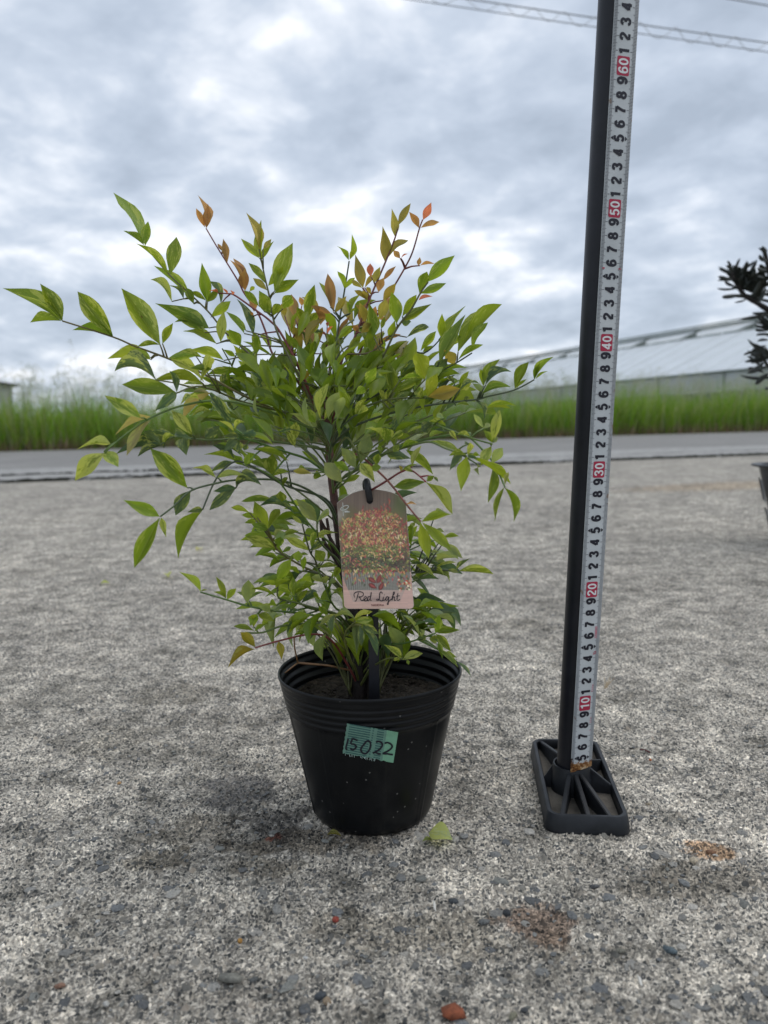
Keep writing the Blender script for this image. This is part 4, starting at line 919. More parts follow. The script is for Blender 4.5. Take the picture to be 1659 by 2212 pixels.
# ------------------------------------------------------------------ nandina plant
CR = {'A0': (0, 700, 1.508), 'A1': (600, 800, 2.765), 'A2': (1100, 800, 2.765), 'A3': (600, 1300, 2.765), 'A4': (1100, 1300, 2.765), 'A5': (1500, 1200, 2.37), 'A6': (850, 1850, 2.765), 'A7': (1500, 1700, 2.765), 'A8': (850, 2250, 1.58), 'AC': (300, 1500, 1.508), 'B': (1000, 700, 1.327)}
def fx(cr, x, y): a = CR[cr]; return ((a[0] + x / a[2]) / FS, (a[1] + y / a[2]) / FS)
# fronds: crop, depth at the stem and at the tip in cm (negative: towards the camera), stalk colour, rachis, leaflets "bx by tx ty w colour"
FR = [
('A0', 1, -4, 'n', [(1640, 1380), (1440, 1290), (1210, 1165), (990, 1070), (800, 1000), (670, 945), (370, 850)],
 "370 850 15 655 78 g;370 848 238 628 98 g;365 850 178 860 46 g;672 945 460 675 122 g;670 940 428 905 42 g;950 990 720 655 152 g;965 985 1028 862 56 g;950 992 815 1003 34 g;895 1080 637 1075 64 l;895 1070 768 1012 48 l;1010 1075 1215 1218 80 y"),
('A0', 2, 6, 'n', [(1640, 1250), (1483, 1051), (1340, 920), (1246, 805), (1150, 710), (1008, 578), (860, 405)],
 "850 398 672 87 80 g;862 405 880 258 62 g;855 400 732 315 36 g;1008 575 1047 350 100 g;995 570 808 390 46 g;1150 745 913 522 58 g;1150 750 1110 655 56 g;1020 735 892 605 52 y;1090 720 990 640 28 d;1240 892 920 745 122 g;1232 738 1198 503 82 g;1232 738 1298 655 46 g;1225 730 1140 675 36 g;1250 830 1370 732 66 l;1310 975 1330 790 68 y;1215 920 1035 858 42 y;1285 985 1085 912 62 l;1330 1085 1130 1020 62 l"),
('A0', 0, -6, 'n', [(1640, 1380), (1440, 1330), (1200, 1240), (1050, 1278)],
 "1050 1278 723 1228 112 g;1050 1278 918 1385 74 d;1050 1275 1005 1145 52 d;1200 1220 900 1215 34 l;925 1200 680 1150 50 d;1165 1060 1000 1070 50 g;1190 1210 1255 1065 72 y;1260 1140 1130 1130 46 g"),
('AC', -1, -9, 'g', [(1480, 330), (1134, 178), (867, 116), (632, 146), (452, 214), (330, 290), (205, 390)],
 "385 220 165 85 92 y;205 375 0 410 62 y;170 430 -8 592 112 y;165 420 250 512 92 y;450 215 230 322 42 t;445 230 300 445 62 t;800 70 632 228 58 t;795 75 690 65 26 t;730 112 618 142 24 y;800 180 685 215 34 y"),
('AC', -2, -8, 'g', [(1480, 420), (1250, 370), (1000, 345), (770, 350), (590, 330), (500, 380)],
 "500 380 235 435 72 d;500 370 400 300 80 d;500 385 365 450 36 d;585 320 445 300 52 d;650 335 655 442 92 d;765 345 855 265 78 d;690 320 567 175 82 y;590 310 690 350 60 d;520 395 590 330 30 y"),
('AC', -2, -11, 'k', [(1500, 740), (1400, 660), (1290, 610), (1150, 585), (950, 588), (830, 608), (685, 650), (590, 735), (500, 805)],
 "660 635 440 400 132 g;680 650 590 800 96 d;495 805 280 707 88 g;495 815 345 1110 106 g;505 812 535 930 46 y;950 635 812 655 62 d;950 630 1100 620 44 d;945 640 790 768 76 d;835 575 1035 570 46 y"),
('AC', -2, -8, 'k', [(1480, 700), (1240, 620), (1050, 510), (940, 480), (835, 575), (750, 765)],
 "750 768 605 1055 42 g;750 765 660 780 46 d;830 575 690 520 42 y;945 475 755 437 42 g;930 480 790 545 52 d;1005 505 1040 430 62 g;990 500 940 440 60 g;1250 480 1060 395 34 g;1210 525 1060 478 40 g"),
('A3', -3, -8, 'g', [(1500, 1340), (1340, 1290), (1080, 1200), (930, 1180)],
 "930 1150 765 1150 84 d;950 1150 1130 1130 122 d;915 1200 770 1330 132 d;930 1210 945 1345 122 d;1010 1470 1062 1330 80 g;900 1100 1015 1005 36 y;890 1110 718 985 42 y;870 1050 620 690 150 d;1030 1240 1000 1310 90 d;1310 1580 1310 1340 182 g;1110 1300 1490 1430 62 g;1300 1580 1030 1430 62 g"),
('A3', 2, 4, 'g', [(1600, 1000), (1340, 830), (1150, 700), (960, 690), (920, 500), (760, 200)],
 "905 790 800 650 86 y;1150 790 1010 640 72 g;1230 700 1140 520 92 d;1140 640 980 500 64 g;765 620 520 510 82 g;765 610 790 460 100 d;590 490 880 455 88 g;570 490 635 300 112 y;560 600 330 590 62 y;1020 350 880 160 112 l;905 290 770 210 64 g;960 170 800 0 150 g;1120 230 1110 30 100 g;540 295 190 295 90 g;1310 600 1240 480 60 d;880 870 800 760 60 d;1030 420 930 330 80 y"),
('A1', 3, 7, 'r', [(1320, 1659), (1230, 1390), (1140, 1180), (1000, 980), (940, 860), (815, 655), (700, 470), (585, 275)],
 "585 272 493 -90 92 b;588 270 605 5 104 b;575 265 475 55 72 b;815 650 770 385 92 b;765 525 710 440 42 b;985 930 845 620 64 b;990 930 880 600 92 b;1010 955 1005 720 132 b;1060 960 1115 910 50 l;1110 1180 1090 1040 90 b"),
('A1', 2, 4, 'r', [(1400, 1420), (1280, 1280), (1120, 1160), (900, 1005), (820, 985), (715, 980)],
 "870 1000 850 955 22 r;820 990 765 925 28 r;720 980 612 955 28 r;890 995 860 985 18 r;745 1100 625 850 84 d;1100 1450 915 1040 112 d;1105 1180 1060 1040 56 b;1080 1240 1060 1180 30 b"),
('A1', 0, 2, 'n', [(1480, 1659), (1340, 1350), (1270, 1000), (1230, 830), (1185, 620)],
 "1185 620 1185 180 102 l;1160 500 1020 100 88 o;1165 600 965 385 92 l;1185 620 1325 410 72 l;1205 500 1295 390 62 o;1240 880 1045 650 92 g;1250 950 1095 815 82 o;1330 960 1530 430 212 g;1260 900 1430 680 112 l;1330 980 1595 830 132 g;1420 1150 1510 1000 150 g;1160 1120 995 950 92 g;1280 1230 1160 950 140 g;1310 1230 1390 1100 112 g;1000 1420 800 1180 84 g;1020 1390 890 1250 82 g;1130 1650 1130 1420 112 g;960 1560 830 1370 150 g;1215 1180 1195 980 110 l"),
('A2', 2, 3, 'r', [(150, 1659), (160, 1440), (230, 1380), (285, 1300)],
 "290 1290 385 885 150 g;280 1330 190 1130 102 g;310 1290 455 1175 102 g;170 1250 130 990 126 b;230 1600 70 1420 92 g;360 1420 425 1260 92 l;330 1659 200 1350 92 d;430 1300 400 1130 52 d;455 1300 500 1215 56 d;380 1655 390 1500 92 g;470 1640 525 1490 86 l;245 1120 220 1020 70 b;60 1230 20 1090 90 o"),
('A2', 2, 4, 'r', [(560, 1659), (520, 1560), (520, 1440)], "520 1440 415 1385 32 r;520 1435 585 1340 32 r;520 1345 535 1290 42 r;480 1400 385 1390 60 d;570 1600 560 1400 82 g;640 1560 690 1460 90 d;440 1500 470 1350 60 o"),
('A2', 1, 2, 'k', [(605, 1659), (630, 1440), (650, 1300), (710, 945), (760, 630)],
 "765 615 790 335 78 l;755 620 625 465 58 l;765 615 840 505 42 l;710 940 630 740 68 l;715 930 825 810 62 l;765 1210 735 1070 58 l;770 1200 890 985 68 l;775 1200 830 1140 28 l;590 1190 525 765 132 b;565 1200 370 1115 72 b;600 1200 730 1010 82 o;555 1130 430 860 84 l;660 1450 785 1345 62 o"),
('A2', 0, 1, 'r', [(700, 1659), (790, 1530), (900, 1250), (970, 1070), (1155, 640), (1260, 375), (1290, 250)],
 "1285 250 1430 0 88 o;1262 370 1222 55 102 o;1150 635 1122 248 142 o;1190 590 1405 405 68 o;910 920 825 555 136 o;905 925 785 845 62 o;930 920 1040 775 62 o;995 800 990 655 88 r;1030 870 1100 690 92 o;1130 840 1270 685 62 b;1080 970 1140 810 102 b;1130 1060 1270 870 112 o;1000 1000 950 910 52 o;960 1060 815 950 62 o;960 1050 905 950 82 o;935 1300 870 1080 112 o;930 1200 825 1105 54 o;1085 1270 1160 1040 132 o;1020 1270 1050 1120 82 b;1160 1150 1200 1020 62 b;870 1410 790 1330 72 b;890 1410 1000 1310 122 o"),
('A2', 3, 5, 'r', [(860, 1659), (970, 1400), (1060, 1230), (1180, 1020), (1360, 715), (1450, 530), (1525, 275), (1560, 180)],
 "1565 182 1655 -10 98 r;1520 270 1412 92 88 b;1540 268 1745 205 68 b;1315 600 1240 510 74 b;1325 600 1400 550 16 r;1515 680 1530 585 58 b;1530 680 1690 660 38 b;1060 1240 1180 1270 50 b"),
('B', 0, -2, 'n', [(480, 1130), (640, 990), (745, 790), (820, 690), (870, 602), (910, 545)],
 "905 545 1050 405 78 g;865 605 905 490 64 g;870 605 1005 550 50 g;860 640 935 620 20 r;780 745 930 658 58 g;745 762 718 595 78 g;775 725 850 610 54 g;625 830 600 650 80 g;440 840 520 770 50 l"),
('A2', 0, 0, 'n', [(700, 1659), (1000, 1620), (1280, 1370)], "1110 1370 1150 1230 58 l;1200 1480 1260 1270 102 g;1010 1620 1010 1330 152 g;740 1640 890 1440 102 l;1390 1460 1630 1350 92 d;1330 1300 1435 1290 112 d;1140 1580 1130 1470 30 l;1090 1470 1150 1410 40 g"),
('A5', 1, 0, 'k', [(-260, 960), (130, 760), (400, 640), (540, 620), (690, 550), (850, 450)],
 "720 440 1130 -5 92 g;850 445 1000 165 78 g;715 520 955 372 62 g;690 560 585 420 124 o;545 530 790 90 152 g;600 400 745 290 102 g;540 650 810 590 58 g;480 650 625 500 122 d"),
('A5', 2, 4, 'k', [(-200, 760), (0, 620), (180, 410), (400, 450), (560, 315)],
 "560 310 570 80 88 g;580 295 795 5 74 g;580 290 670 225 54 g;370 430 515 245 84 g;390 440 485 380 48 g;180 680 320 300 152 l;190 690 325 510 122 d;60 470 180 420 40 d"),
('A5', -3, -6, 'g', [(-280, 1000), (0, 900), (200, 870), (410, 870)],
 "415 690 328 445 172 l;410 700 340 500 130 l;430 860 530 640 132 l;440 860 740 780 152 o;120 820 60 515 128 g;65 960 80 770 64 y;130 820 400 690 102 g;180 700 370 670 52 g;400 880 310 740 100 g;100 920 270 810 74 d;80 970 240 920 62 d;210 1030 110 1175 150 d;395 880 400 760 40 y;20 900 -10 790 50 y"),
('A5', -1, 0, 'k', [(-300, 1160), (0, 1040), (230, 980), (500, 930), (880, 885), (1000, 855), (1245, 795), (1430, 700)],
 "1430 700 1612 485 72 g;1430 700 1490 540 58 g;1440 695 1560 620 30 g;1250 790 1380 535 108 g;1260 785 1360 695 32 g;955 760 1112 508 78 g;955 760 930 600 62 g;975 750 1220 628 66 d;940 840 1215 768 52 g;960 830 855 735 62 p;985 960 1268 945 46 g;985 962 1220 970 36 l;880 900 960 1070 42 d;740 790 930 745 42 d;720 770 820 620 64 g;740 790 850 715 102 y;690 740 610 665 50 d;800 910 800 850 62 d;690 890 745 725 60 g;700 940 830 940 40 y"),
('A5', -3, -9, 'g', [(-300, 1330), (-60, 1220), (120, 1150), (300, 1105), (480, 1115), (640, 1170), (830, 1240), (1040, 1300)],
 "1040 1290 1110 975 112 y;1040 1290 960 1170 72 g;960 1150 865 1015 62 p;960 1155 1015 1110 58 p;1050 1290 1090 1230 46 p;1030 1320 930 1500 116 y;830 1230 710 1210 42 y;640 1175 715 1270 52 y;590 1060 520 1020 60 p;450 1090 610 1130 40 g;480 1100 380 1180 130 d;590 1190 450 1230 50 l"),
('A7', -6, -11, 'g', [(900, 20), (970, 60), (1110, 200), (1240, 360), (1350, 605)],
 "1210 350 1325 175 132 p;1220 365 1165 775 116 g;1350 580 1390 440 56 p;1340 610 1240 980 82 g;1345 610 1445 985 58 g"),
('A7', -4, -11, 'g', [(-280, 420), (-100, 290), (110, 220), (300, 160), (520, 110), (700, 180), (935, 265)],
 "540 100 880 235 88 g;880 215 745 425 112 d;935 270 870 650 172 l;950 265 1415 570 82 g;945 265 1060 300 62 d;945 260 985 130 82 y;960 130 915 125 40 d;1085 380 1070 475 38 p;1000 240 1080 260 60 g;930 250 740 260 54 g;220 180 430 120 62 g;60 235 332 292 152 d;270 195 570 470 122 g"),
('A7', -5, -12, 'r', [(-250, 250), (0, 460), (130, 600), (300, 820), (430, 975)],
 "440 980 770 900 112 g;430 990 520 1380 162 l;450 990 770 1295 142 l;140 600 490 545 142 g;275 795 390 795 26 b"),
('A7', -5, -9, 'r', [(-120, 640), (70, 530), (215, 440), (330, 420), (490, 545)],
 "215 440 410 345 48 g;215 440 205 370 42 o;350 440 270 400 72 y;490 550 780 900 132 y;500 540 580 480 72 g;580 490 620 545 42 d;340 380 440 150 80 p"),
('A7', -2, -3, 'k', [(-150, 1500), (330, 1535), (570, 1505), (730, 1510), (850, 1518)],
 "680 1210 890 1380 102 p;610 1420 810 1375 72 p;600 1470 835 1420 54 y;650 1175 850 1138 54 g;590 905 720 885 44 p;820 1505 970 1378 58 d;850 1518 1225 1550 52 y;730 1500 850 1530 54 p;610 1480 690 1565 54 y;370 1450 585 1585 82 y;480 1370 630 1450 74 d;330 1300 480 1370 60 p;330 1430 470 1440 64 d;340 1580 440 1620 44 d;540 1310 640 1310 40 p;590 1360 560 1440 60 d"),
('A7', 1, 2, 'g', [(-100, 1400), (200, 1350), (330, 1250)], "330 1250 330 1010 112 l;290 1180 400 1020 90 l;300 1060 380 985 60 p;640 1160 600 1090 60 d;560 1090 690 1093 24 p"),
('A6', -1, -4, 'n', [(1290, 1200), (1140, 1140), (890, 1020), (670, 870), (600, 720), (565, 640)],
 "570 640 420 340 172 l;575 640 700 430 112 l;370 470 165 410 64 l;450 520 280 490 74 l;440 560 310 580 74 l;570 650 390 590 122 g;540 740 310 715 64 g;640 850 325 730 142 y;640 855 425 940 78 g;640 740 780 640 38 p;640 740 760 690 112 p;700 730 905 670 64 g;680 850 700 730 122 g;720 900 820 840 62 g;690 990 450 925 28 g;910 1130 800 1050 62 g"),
('A6', -2, -6, 'g', [(1200, 760), (1060, 640), (910, 450), (730, 180), (610, 70), (440, -20)],
 "720 200 780 80 54 g;690 345 275 345 72 g;715 350 700 228 132 g;850 475 465 400 92 d;940 590 820 490 54 y;620 70 800 20 60 g"),
('A6', -3, -7, 'g', [(1240, 900), (1120, 760), (1100, 565)], "1100 560 870 310 162 p;1100 565 1230 435 82 p;1080 760 1330 685 54 y;1130 740 1180 680 70 y"),
('A6', -2, -5, 'k', [(1140, 1140), (1080, 980), (1020, 880), (940, 590)], "1030 880 755 735 112 y;1020 880 1190 780 102 d;1170 1000 1080 870 152 g;890 1000 900 880 132 l;950 1100 970 940 74 l;1050 880 1180 690 60 y"),
('A6', -2, -6, 'g', [(1290, 1560), (1030, 1490), (850, 1440), (680, 1390), (680, 1240)], "680 1240 820 970 152 l;670 1245 505 1215 68 l;690 1230 820 1155 58 l;650 1290 810 1200 44 l;660 1390 370 1300 44 g;680 1390 840 1430 44 g;600 1550 880 1480 62 g;660 1480 590 1440 92 l"),
('A6', -1, -4, 'g', [(1290, 1580), (1000, 1500), (860, 1400)], "850 1370 840 1160 112 g;860 1340 990 1200 74 g;830 1370 640 1295 64 g;870 1350 1110 1240 64 g;870 1430 1000 1300 84 g;930 1450 1100 1320 112 d;1080 1390 1180 1460 74 p;800 1560 920 1540 50 d;780 1659 910 1580 74 d"),
('A6', -3, -5, 'g', [(1300, 1500), (1230, 1380), (1200, 1240)], "1200 1230 1040 1170 92 p;1200 1240 1200 1150 102 p;1210 1240 1300 1200 74 p;1250 1300 1390 1590 64 p;1270 1350 1380 1290 64 g;1290 1180 1340 1060 92 g;1100 1070 1330 1050 64 g;1130 1420 1060 1330 50 g"),
('A6', -2, -8, 'g', [(1260, 1620), (900, 1560), (600, 1530), (340, 1480), (120, 1415), (-170, 1330)],
 "340 1450 355 1195 180 p;330 1420 225 1330 38 p;355 1420 530 1330 38 g;120 1415 225 1290 88 l;110 1400 0 1160 84 l;110 1400 -30 1330 30 l;-165 1325 -400 1110 76 l;-165 1320 -80 1310 26 p;600 1540 210 1520 92 l;600 1520 450 1480 112 p;460 1570 640 1650 102 l;450 1570 370 1700 112 l"),
('A8', -1, -6, 'g', [(810, 520), (700, 340), (440, 335), (290, 380), (180, 380)], "240 370 110 340 38 g;240 375 340 322 27 g;235 345 230 268 72 l;520 275 440 390 52 d;470 330 590 300 32 g;600 330 720 385 52 g;515 365 570 320 32 l"),
('A8', -1, -7, 'r', [(830, 600), (720, 430), (600, 390), (400, 430), (245, 475)], "245 470 152 378 72 m;240 485 75 600 60 m;390 435 410 553 58 m;485 400 600 385 30 g"),
('A8', -5, -8, 'g', [(840, 560), (800, 400), (870, 310)], "735 290 870 300 27 p;640 340 790 270 42 p;860 295 975 250 38 y;870 310 975 300 54 y;735 270 720 380 52 d;895 335 905 465 50 d;905 340 1005 525 54 d;910 330 1015 390 58 d;700 270 640 215 50 g"),
('A8', -4, -7, 'g', [(1010, 570), (1080, 540), (1155, 545)], "1150 540 1043 455 52 y;1160 550 1288 510 60 y;1150 545 1105 550 27 y;1190 550 1200 580 24 l"),
('A8', -2, -5, 'g', [(1010, 570), (1040, 470), (1200, 440), (1365, 385)], "1365 385 1390 272 68 g;1370 380 1520 365 56 g;1370 390 1465 500 62 g;1380 430 1325 420 62 l;1385 440 1410 545 40 g;1420 510 1500 535 52 g;1380 480 1510 600 44 g;1500 560 1588 655 32 d;1245 430 1310 400 50 d"),
('A8', 1, 2, 'g', [(1010, 570), (1060, 400), (1150, 320), (1230, 280)], "1200 330 1270 370 42 p;1235 280 1320 290 44 g;1060 300 1110 350 60 g;1150 250 1205 340 44 d;1230 180 1290 195 40 g;1300 240 1340 290 34 d;1290 200 1340 205 26 l;1240 260 1330 300 44 g;1090 260 1060 350 46 d;1130 270 1200 260 40 g;1170 310 1120 240 44 g"),
('A8', 2, 3, 'n', [(1015, 560), (1080, 420), (1180, 360)], "1160 400 1215 445 30 o;1180 350 1240 400 36 g;1050 330 1020 260 36 g;1020 300 1060 250 40 d"),
('A4', -2, -6, 'g', [(540, 1300), (480, 1150), (410, 1000), (450, 980)], "455 990 540 575 94 y;490 980 665 790 82 y;390 1010 260 840 142 g;370 1060 110 910 102 p;170 1200 180 1000 132 y;130 1080 -30 1110 60 d;170 1270 75 1100 92 y"),
('A4', -3, -7, 'k', [(540, 1400), (600, 1150), (800, 940)], "800 940 650 660 152 g;825 940 950 750 62 y;850 920 965 850 92 y;940 580 1060 400 132 g;930 600 1160 530 52 d;830 700 930 620 112 g"),
('A4', -3, -8, 'g', [(560, 1480), (720, 1170), (890, 1340), (1180, 1240)], "1170 1230 930 1075 62 y;1180 1240 1140 1060 182 g;1190 1200 1345 1110 82 y;885 1450 985 1150 182 p;830 1500 670 1280 152 p;1060 1470 1080 1340 102 g;1110 1320 1080 1250 72 g;1240 1330 1300 1250 90 g"),
('A4', -5, -9, 'g', [(560, 1560), (700, 1640), (800, 1540), (880, 1450)], "685 1659 490 1440 202 p;760 1530 590 1430 112 g;880 1450 1040 1660 152 y;980 1530 890 1470 92 d;990 1500 1110 1490 102 g;700 1659 880 1580 84 g;460 1590 370 1580 112 g;360 1560 150 1530 82 o;280 1500 200 1520 90 g"),
('A4', 0, 1, 'n', [(500, 760), (440, 600), (400, 480)], "220 780 440 605 102 g;340 300 380 120 88 g;720 340 895 55 92 l;310 590 400 460 92 l;590 600 480 470 112 l;690 680 670 530 72 d;710 620 800 565 62 l;20 470 30 240 142 g;120 660 150 450 92 g;230 560 330 440 80 o;600 480 640 380 80 l"),
]
SCOL = {'n': (.13, .125, .045), 'g': (.12, .18, .045), 'k': (.075, .095, .045), 'r': (.20, .055, .05)}
D0 = PC.y
STEM = [(778, 1512), (770, 1400), (757, 1300), (736, 1180), (722, 1080), (712, 980), (707, 900), (706, 850), (712, 780)]
nand = empty('nandina_plant', Vector((PC.x + .005, D0, .097)), 'green nandina shrub with coppery new tips growing in the black pot', 'shrub')
def barkmat():
    m, nt, b, o = mat('cane_bark'); p = worldco(nt); s = N(nt, 'ShaderNodeSeparateXYZ'); nt.links.new(p, s.inputs[0]); n = noise(nt, 150, 5, .7, p)
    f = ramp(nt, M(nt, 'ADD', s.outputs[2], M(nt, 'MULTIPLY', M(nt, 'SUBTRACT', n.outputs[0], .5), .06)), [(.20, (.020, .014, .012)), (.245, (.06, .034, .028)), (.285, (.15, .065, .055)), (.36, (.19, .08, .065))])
    nt.links.new(mixc(nt, 1, f.outputs[0], ramp(nt, n.outputs[0], [(.35, (.45, .45, .45)), (.65, (1.25, 1.2, 1.15))]).outputs[0], 'MULTIPLY'), b.inputs['Base Color']); b.inputs['Roughness'].default_value = .7; bump(nt, n.outputs[0], .8, .002, b); return m
M_BARK = barkmat()
def cane(pts, name='cane'):
    mb = MB(); P = [atD(x, y, D0 + dz * .01) for x, y, r, dz in pts]; rad = [r * .001 for x, y, r, dz in pts]
    PP = cat(P, 5); rr = np.interp(np.linspace(0, 1, len(PP)), np.linspace(0, 1, len(rad)), rad) * (1 + .08 * RNG.standard_normal(len(PP)))
    mb.tube(PP, list(rr), 9); mb.build(name, M_BARK, nand, True)
cane([(778, 1530, 5.2, 0), (770, 1400, 5.0, 0), (757, 1300, 4.4, 0), (736, 1180, 3.8, 0), (722, 1080, 3.6, 0), (712, 980, 3.5, 0), (707, 915, 3.0, 0), (706, 870, 2.2, 0), (709, 840, 1.2, 0)])
cane([(764, 1530, 4.8, .5), (762, 1430, 4.6, .4), (755, 1340, 3.6, .2), (745, 1260, 2.6, .0), (726, 1190, 1.8, -.5), (690, 1120, 1.3, -1)])
cane([(790, 1530, 4.2, .6), (786, 1400, 3.9, .6), (770, 1290, 3.0, .5), (752, 1200, 2.2, .6), (742, 1120, 1.6, .8)])
cane([(752, 1280, 2.0, 0), (728, 1215, 1.7, -.6), (700, 1170, 1.4, -1.2), (692, 1120, 1.1, -1.4)])
cane([(742, 1230, 1.8, 0), (718, 1185, 1.5, -.5), (706, 1120, 1.2, -1)])
cane([(800, 1530, 2.4, -.4), (796, 1440, 2.2, -.2), (786, 1350, 1.7, .4), (800, 1280, 1.2, .8)])
def stem_at(y):
    ysn = [p[1] for p in STEM][::-1]; xsn = [p[0] for p in STEM][::-1]; y = min(max(y, 780), 1512); return atD(float(np.interp(y, ysn, xsn)), y, D0)
LN = [0]
def frond(cr, d0, d1, sc, rach, leaves, start=True):
    k = CR[cr][2] * FS
    R2 = [fx(cr, *p) for p in rach]; m_ = len(R2)
    seg = [0]
    for a, b2 in zip(R2, R2[1:]): seg.append(seg[-1] + math.hypot(b2[0] - a[0], b2[1] - a[1]))
    tot = max(seg[-1], 1e-6); dep = lambda s: D0 + .01 * (d0 + (d1 - d0) * s / tot)
    P = [atD(x, y, dep(s)) for (x, y), s in zip(R2, seg)]
    # join to the cane: from a lower point on the stem
    y0 = R2[0][1]; dx = abs(R2[0][0] - 720); sy = max(y0 + max(20, dx * .30) + 25, random.uniform(875, 985)); A = stem_at(sy)
    pre = [A] if (A - P[0]).length > .006 else []
    mid_ = [A.lerp(P[0], .55) + Vector((0, 0, (P[0] - A).length * .07))] if (A - P[0]).length > .03 else []
    full = cat(pre + mid_ + P, 6) if len(pre + mid_ + P) > 2 else pre + mid_ + P
    rad = list(np.linspace(.00115, .0006, len(full)))
    mb = MB(); mb.tube(full, rad, 6)
    for kk in range(m_ - 1):       # swollen nodes
        pass
    items = []
    for t in leaves.split(';'):
        if not t.strip(): continue
        v = t.split(); bx, by = fx(cr, float(v[0]), float(v[1])); tx, ty = fx(cr, float(v[2]), float(v[3])); wpx = .86 * float(v[4]) / k
        best = None
        for i in range(m_ - 1):
            ax_, ay_ = R2[i]; ex2, ey2 = R2[i + 1]; L2 = (ex2 - ax_) ** 2 + (ey2 - ay_) ** 2; u = max(0, min(1, ((bx - ax_) * (ex2 - ax_) + (by - ay_) * (ey2 - ay_)) / max(L2, 1e-6)))
            qx, qy = ax_ + u * (ex2 - ax_), ay_ + u * (ey2 - ay_); d = math.hypot(bx - qx, by - qy)
            if best is None or d < best[0]: best = (d, seg[i] + u * (seg[i + 1] - seg[i]), i, u)
        d, s, i, u = best; Dp = dep(s); lenpx = math.hypot(tx - bx, ty - by); lm = lenpx * Dp / FD
        jit_ = random.uniform(-1, 1) * min(.012, d * .0004)
        Bp = atD(bx, by, Dp + jit_); dd = random.uniform(-.42, .42) * lm
        if lm < .022 and random.random() < .6: dd = -abs(dd) - .006
        Tp = atD(tx, ty, Dp + jit_ + dd); items.append((Bp, Tp, wpx * Dp / FD, v[5]))
        if d > 5:                   # side stalk
            s2 = max(0, s - min(d * .8, 40)); j = max(0, min(m_ - 2, int(np.searchsorted(seg, s2) - 1))); u2 = (s2 - seg[j]) / max(1e-6, seg[j + 1] - seg[j]); Q = P[j].lerp(P[j + 1], u2)
            mb.tube([Q, Q.lerp(Bp, .5) + Vector((0, 0, .0008)), Bp], [.0008, .0006, .0005], 5)
    o = mb.build('frond', M_STALK, nand, True); c = SCOL[sc]; o.color = (*[x * random.uniform(.85, 1.15) for x in c], 1); WLOC[o.name] = Vector((0, 0, 0))
    for Bp, Tp, w_, c in items:
        place_leaf(Bp, Tp, w_, c, o, mlist=ROUND if (c == 'p' and w_ > .62 * (Tp - Bp).length) else None); LN[0] += 1
for fr in FR: frond(*fr)
print('traced leaflets', LN[0])
# fan of thin petioles at the crown
mb = MB()
for i in range(26):
    a = (1010 + random.uniform(-12, 6), 575 + random.uniform(-25, 25)) if i < 16 else (825 + random.uniform(-10, 25), 600 + random.uniform(-90, 20))
    e_ = (random.uniform(1040, 1260), random.uniform(270, 330)) if i < 16 else (random.uniform(600, 900), random.uniform(250, 420))
    A = atD(*fx('A8', *a), D0 + random.uniform(-.02, .02)); E2 = atD(*fx('A8', *e_), D0 + random.uniform(-.03, .05)); A.z = min(A.z, .105)
    mb.tube(cat([A, A.lerp(E2, .5) + Vector((0, 0, .006)), E2], 4), .0007, 5)
o = mb.build('petioles', M_STALK, nand, True); o.color = (.11, .12, .045, 1)
mb = MB(); dt = [fx('A8', *p) for p in [(835, 615), (700, 585), (510, 568)]]; mb.tube([atD(*p, D0 - .01) for p in dt], .0009, 5); mb.tube([atD(*fx('A8', *p), D0 - .01) for p in [(510, 568), (430, 632)]], .0007, 5); mb.tube([atD(*fx('A8', *p), D0 - .01) for p in [(510, 568), (490, 480), (485, 405)]], .0007, 5)
o = mb.build('dry_twig', M_STALK, nand, True); o.color = (.24, .13, .06, 1)
# unseen inner and rear leaflets as one mass
vs_ = []; fs_ = []; cols_ = []
inner = MB(); stl = MB(); icol = []
M_LEAFI, nt, b, o = mat('inner_leaf'); at = N(nt, 'ShaderNodeAttribute', attribute_name='Col'); L = nt.links
nn_ = noise(nt, 60, 3, .6, worldco(nt)); cI = mixc(nt, 1, at.outputs['Color'], ramp(nt, nn_.outputs[0], [(.3, (.7, .74, .72)), (.7, (1.2, 1.15, 1.1))]).outputs[0], 'MULTIPLY')
L.new(cI, b.inputs['Base Color']); b.inputs['Roughness'].default_value = .38; t_ = N(nt, 'ShaderNodeBsdfTranslucent'); L.new(mixc(nt, 1, cI, (1.8, 1.6, .9), 'MULTIPLY'), t_.inputs[0])
mx_ = N(nt, 'ShaderNodeMixShader', inp={'Fac': .42}); L.new(b.outputs[0], mx_.inputs[1]); L.new(t_.outputs[0], mx_.inputs[2]); L.new(mx_.outputs[0], o.inputs[0])
def inner_leaf(B, T, wd, c):
    me = random.choice(LEAVES); a = T - B; ln_ = a.length; a.normalize(); up = Vector((random.uniform(-.5, .5), random.uniform(-.8, .3), 1)).normalized(); x = a.cross(up).normalized(); z = x.cross(a)
    base_i = len(inner.v)
    for v in me.vertices: inner.v.append(tuple(B + x * v.co.x * wd + a * v.co.y * ln_ + z * v.co.z * ln_))
    for p in me.polygons: inner.f.append(tuple(base_i + i for i in p.vertices))
    col_ = LEAFC[c][0]; k = random.uniform(.8, 1.2); icol.extend([(col_[0] * k, col_[1] * k, col_[2] * k)] * len(me.vertices))
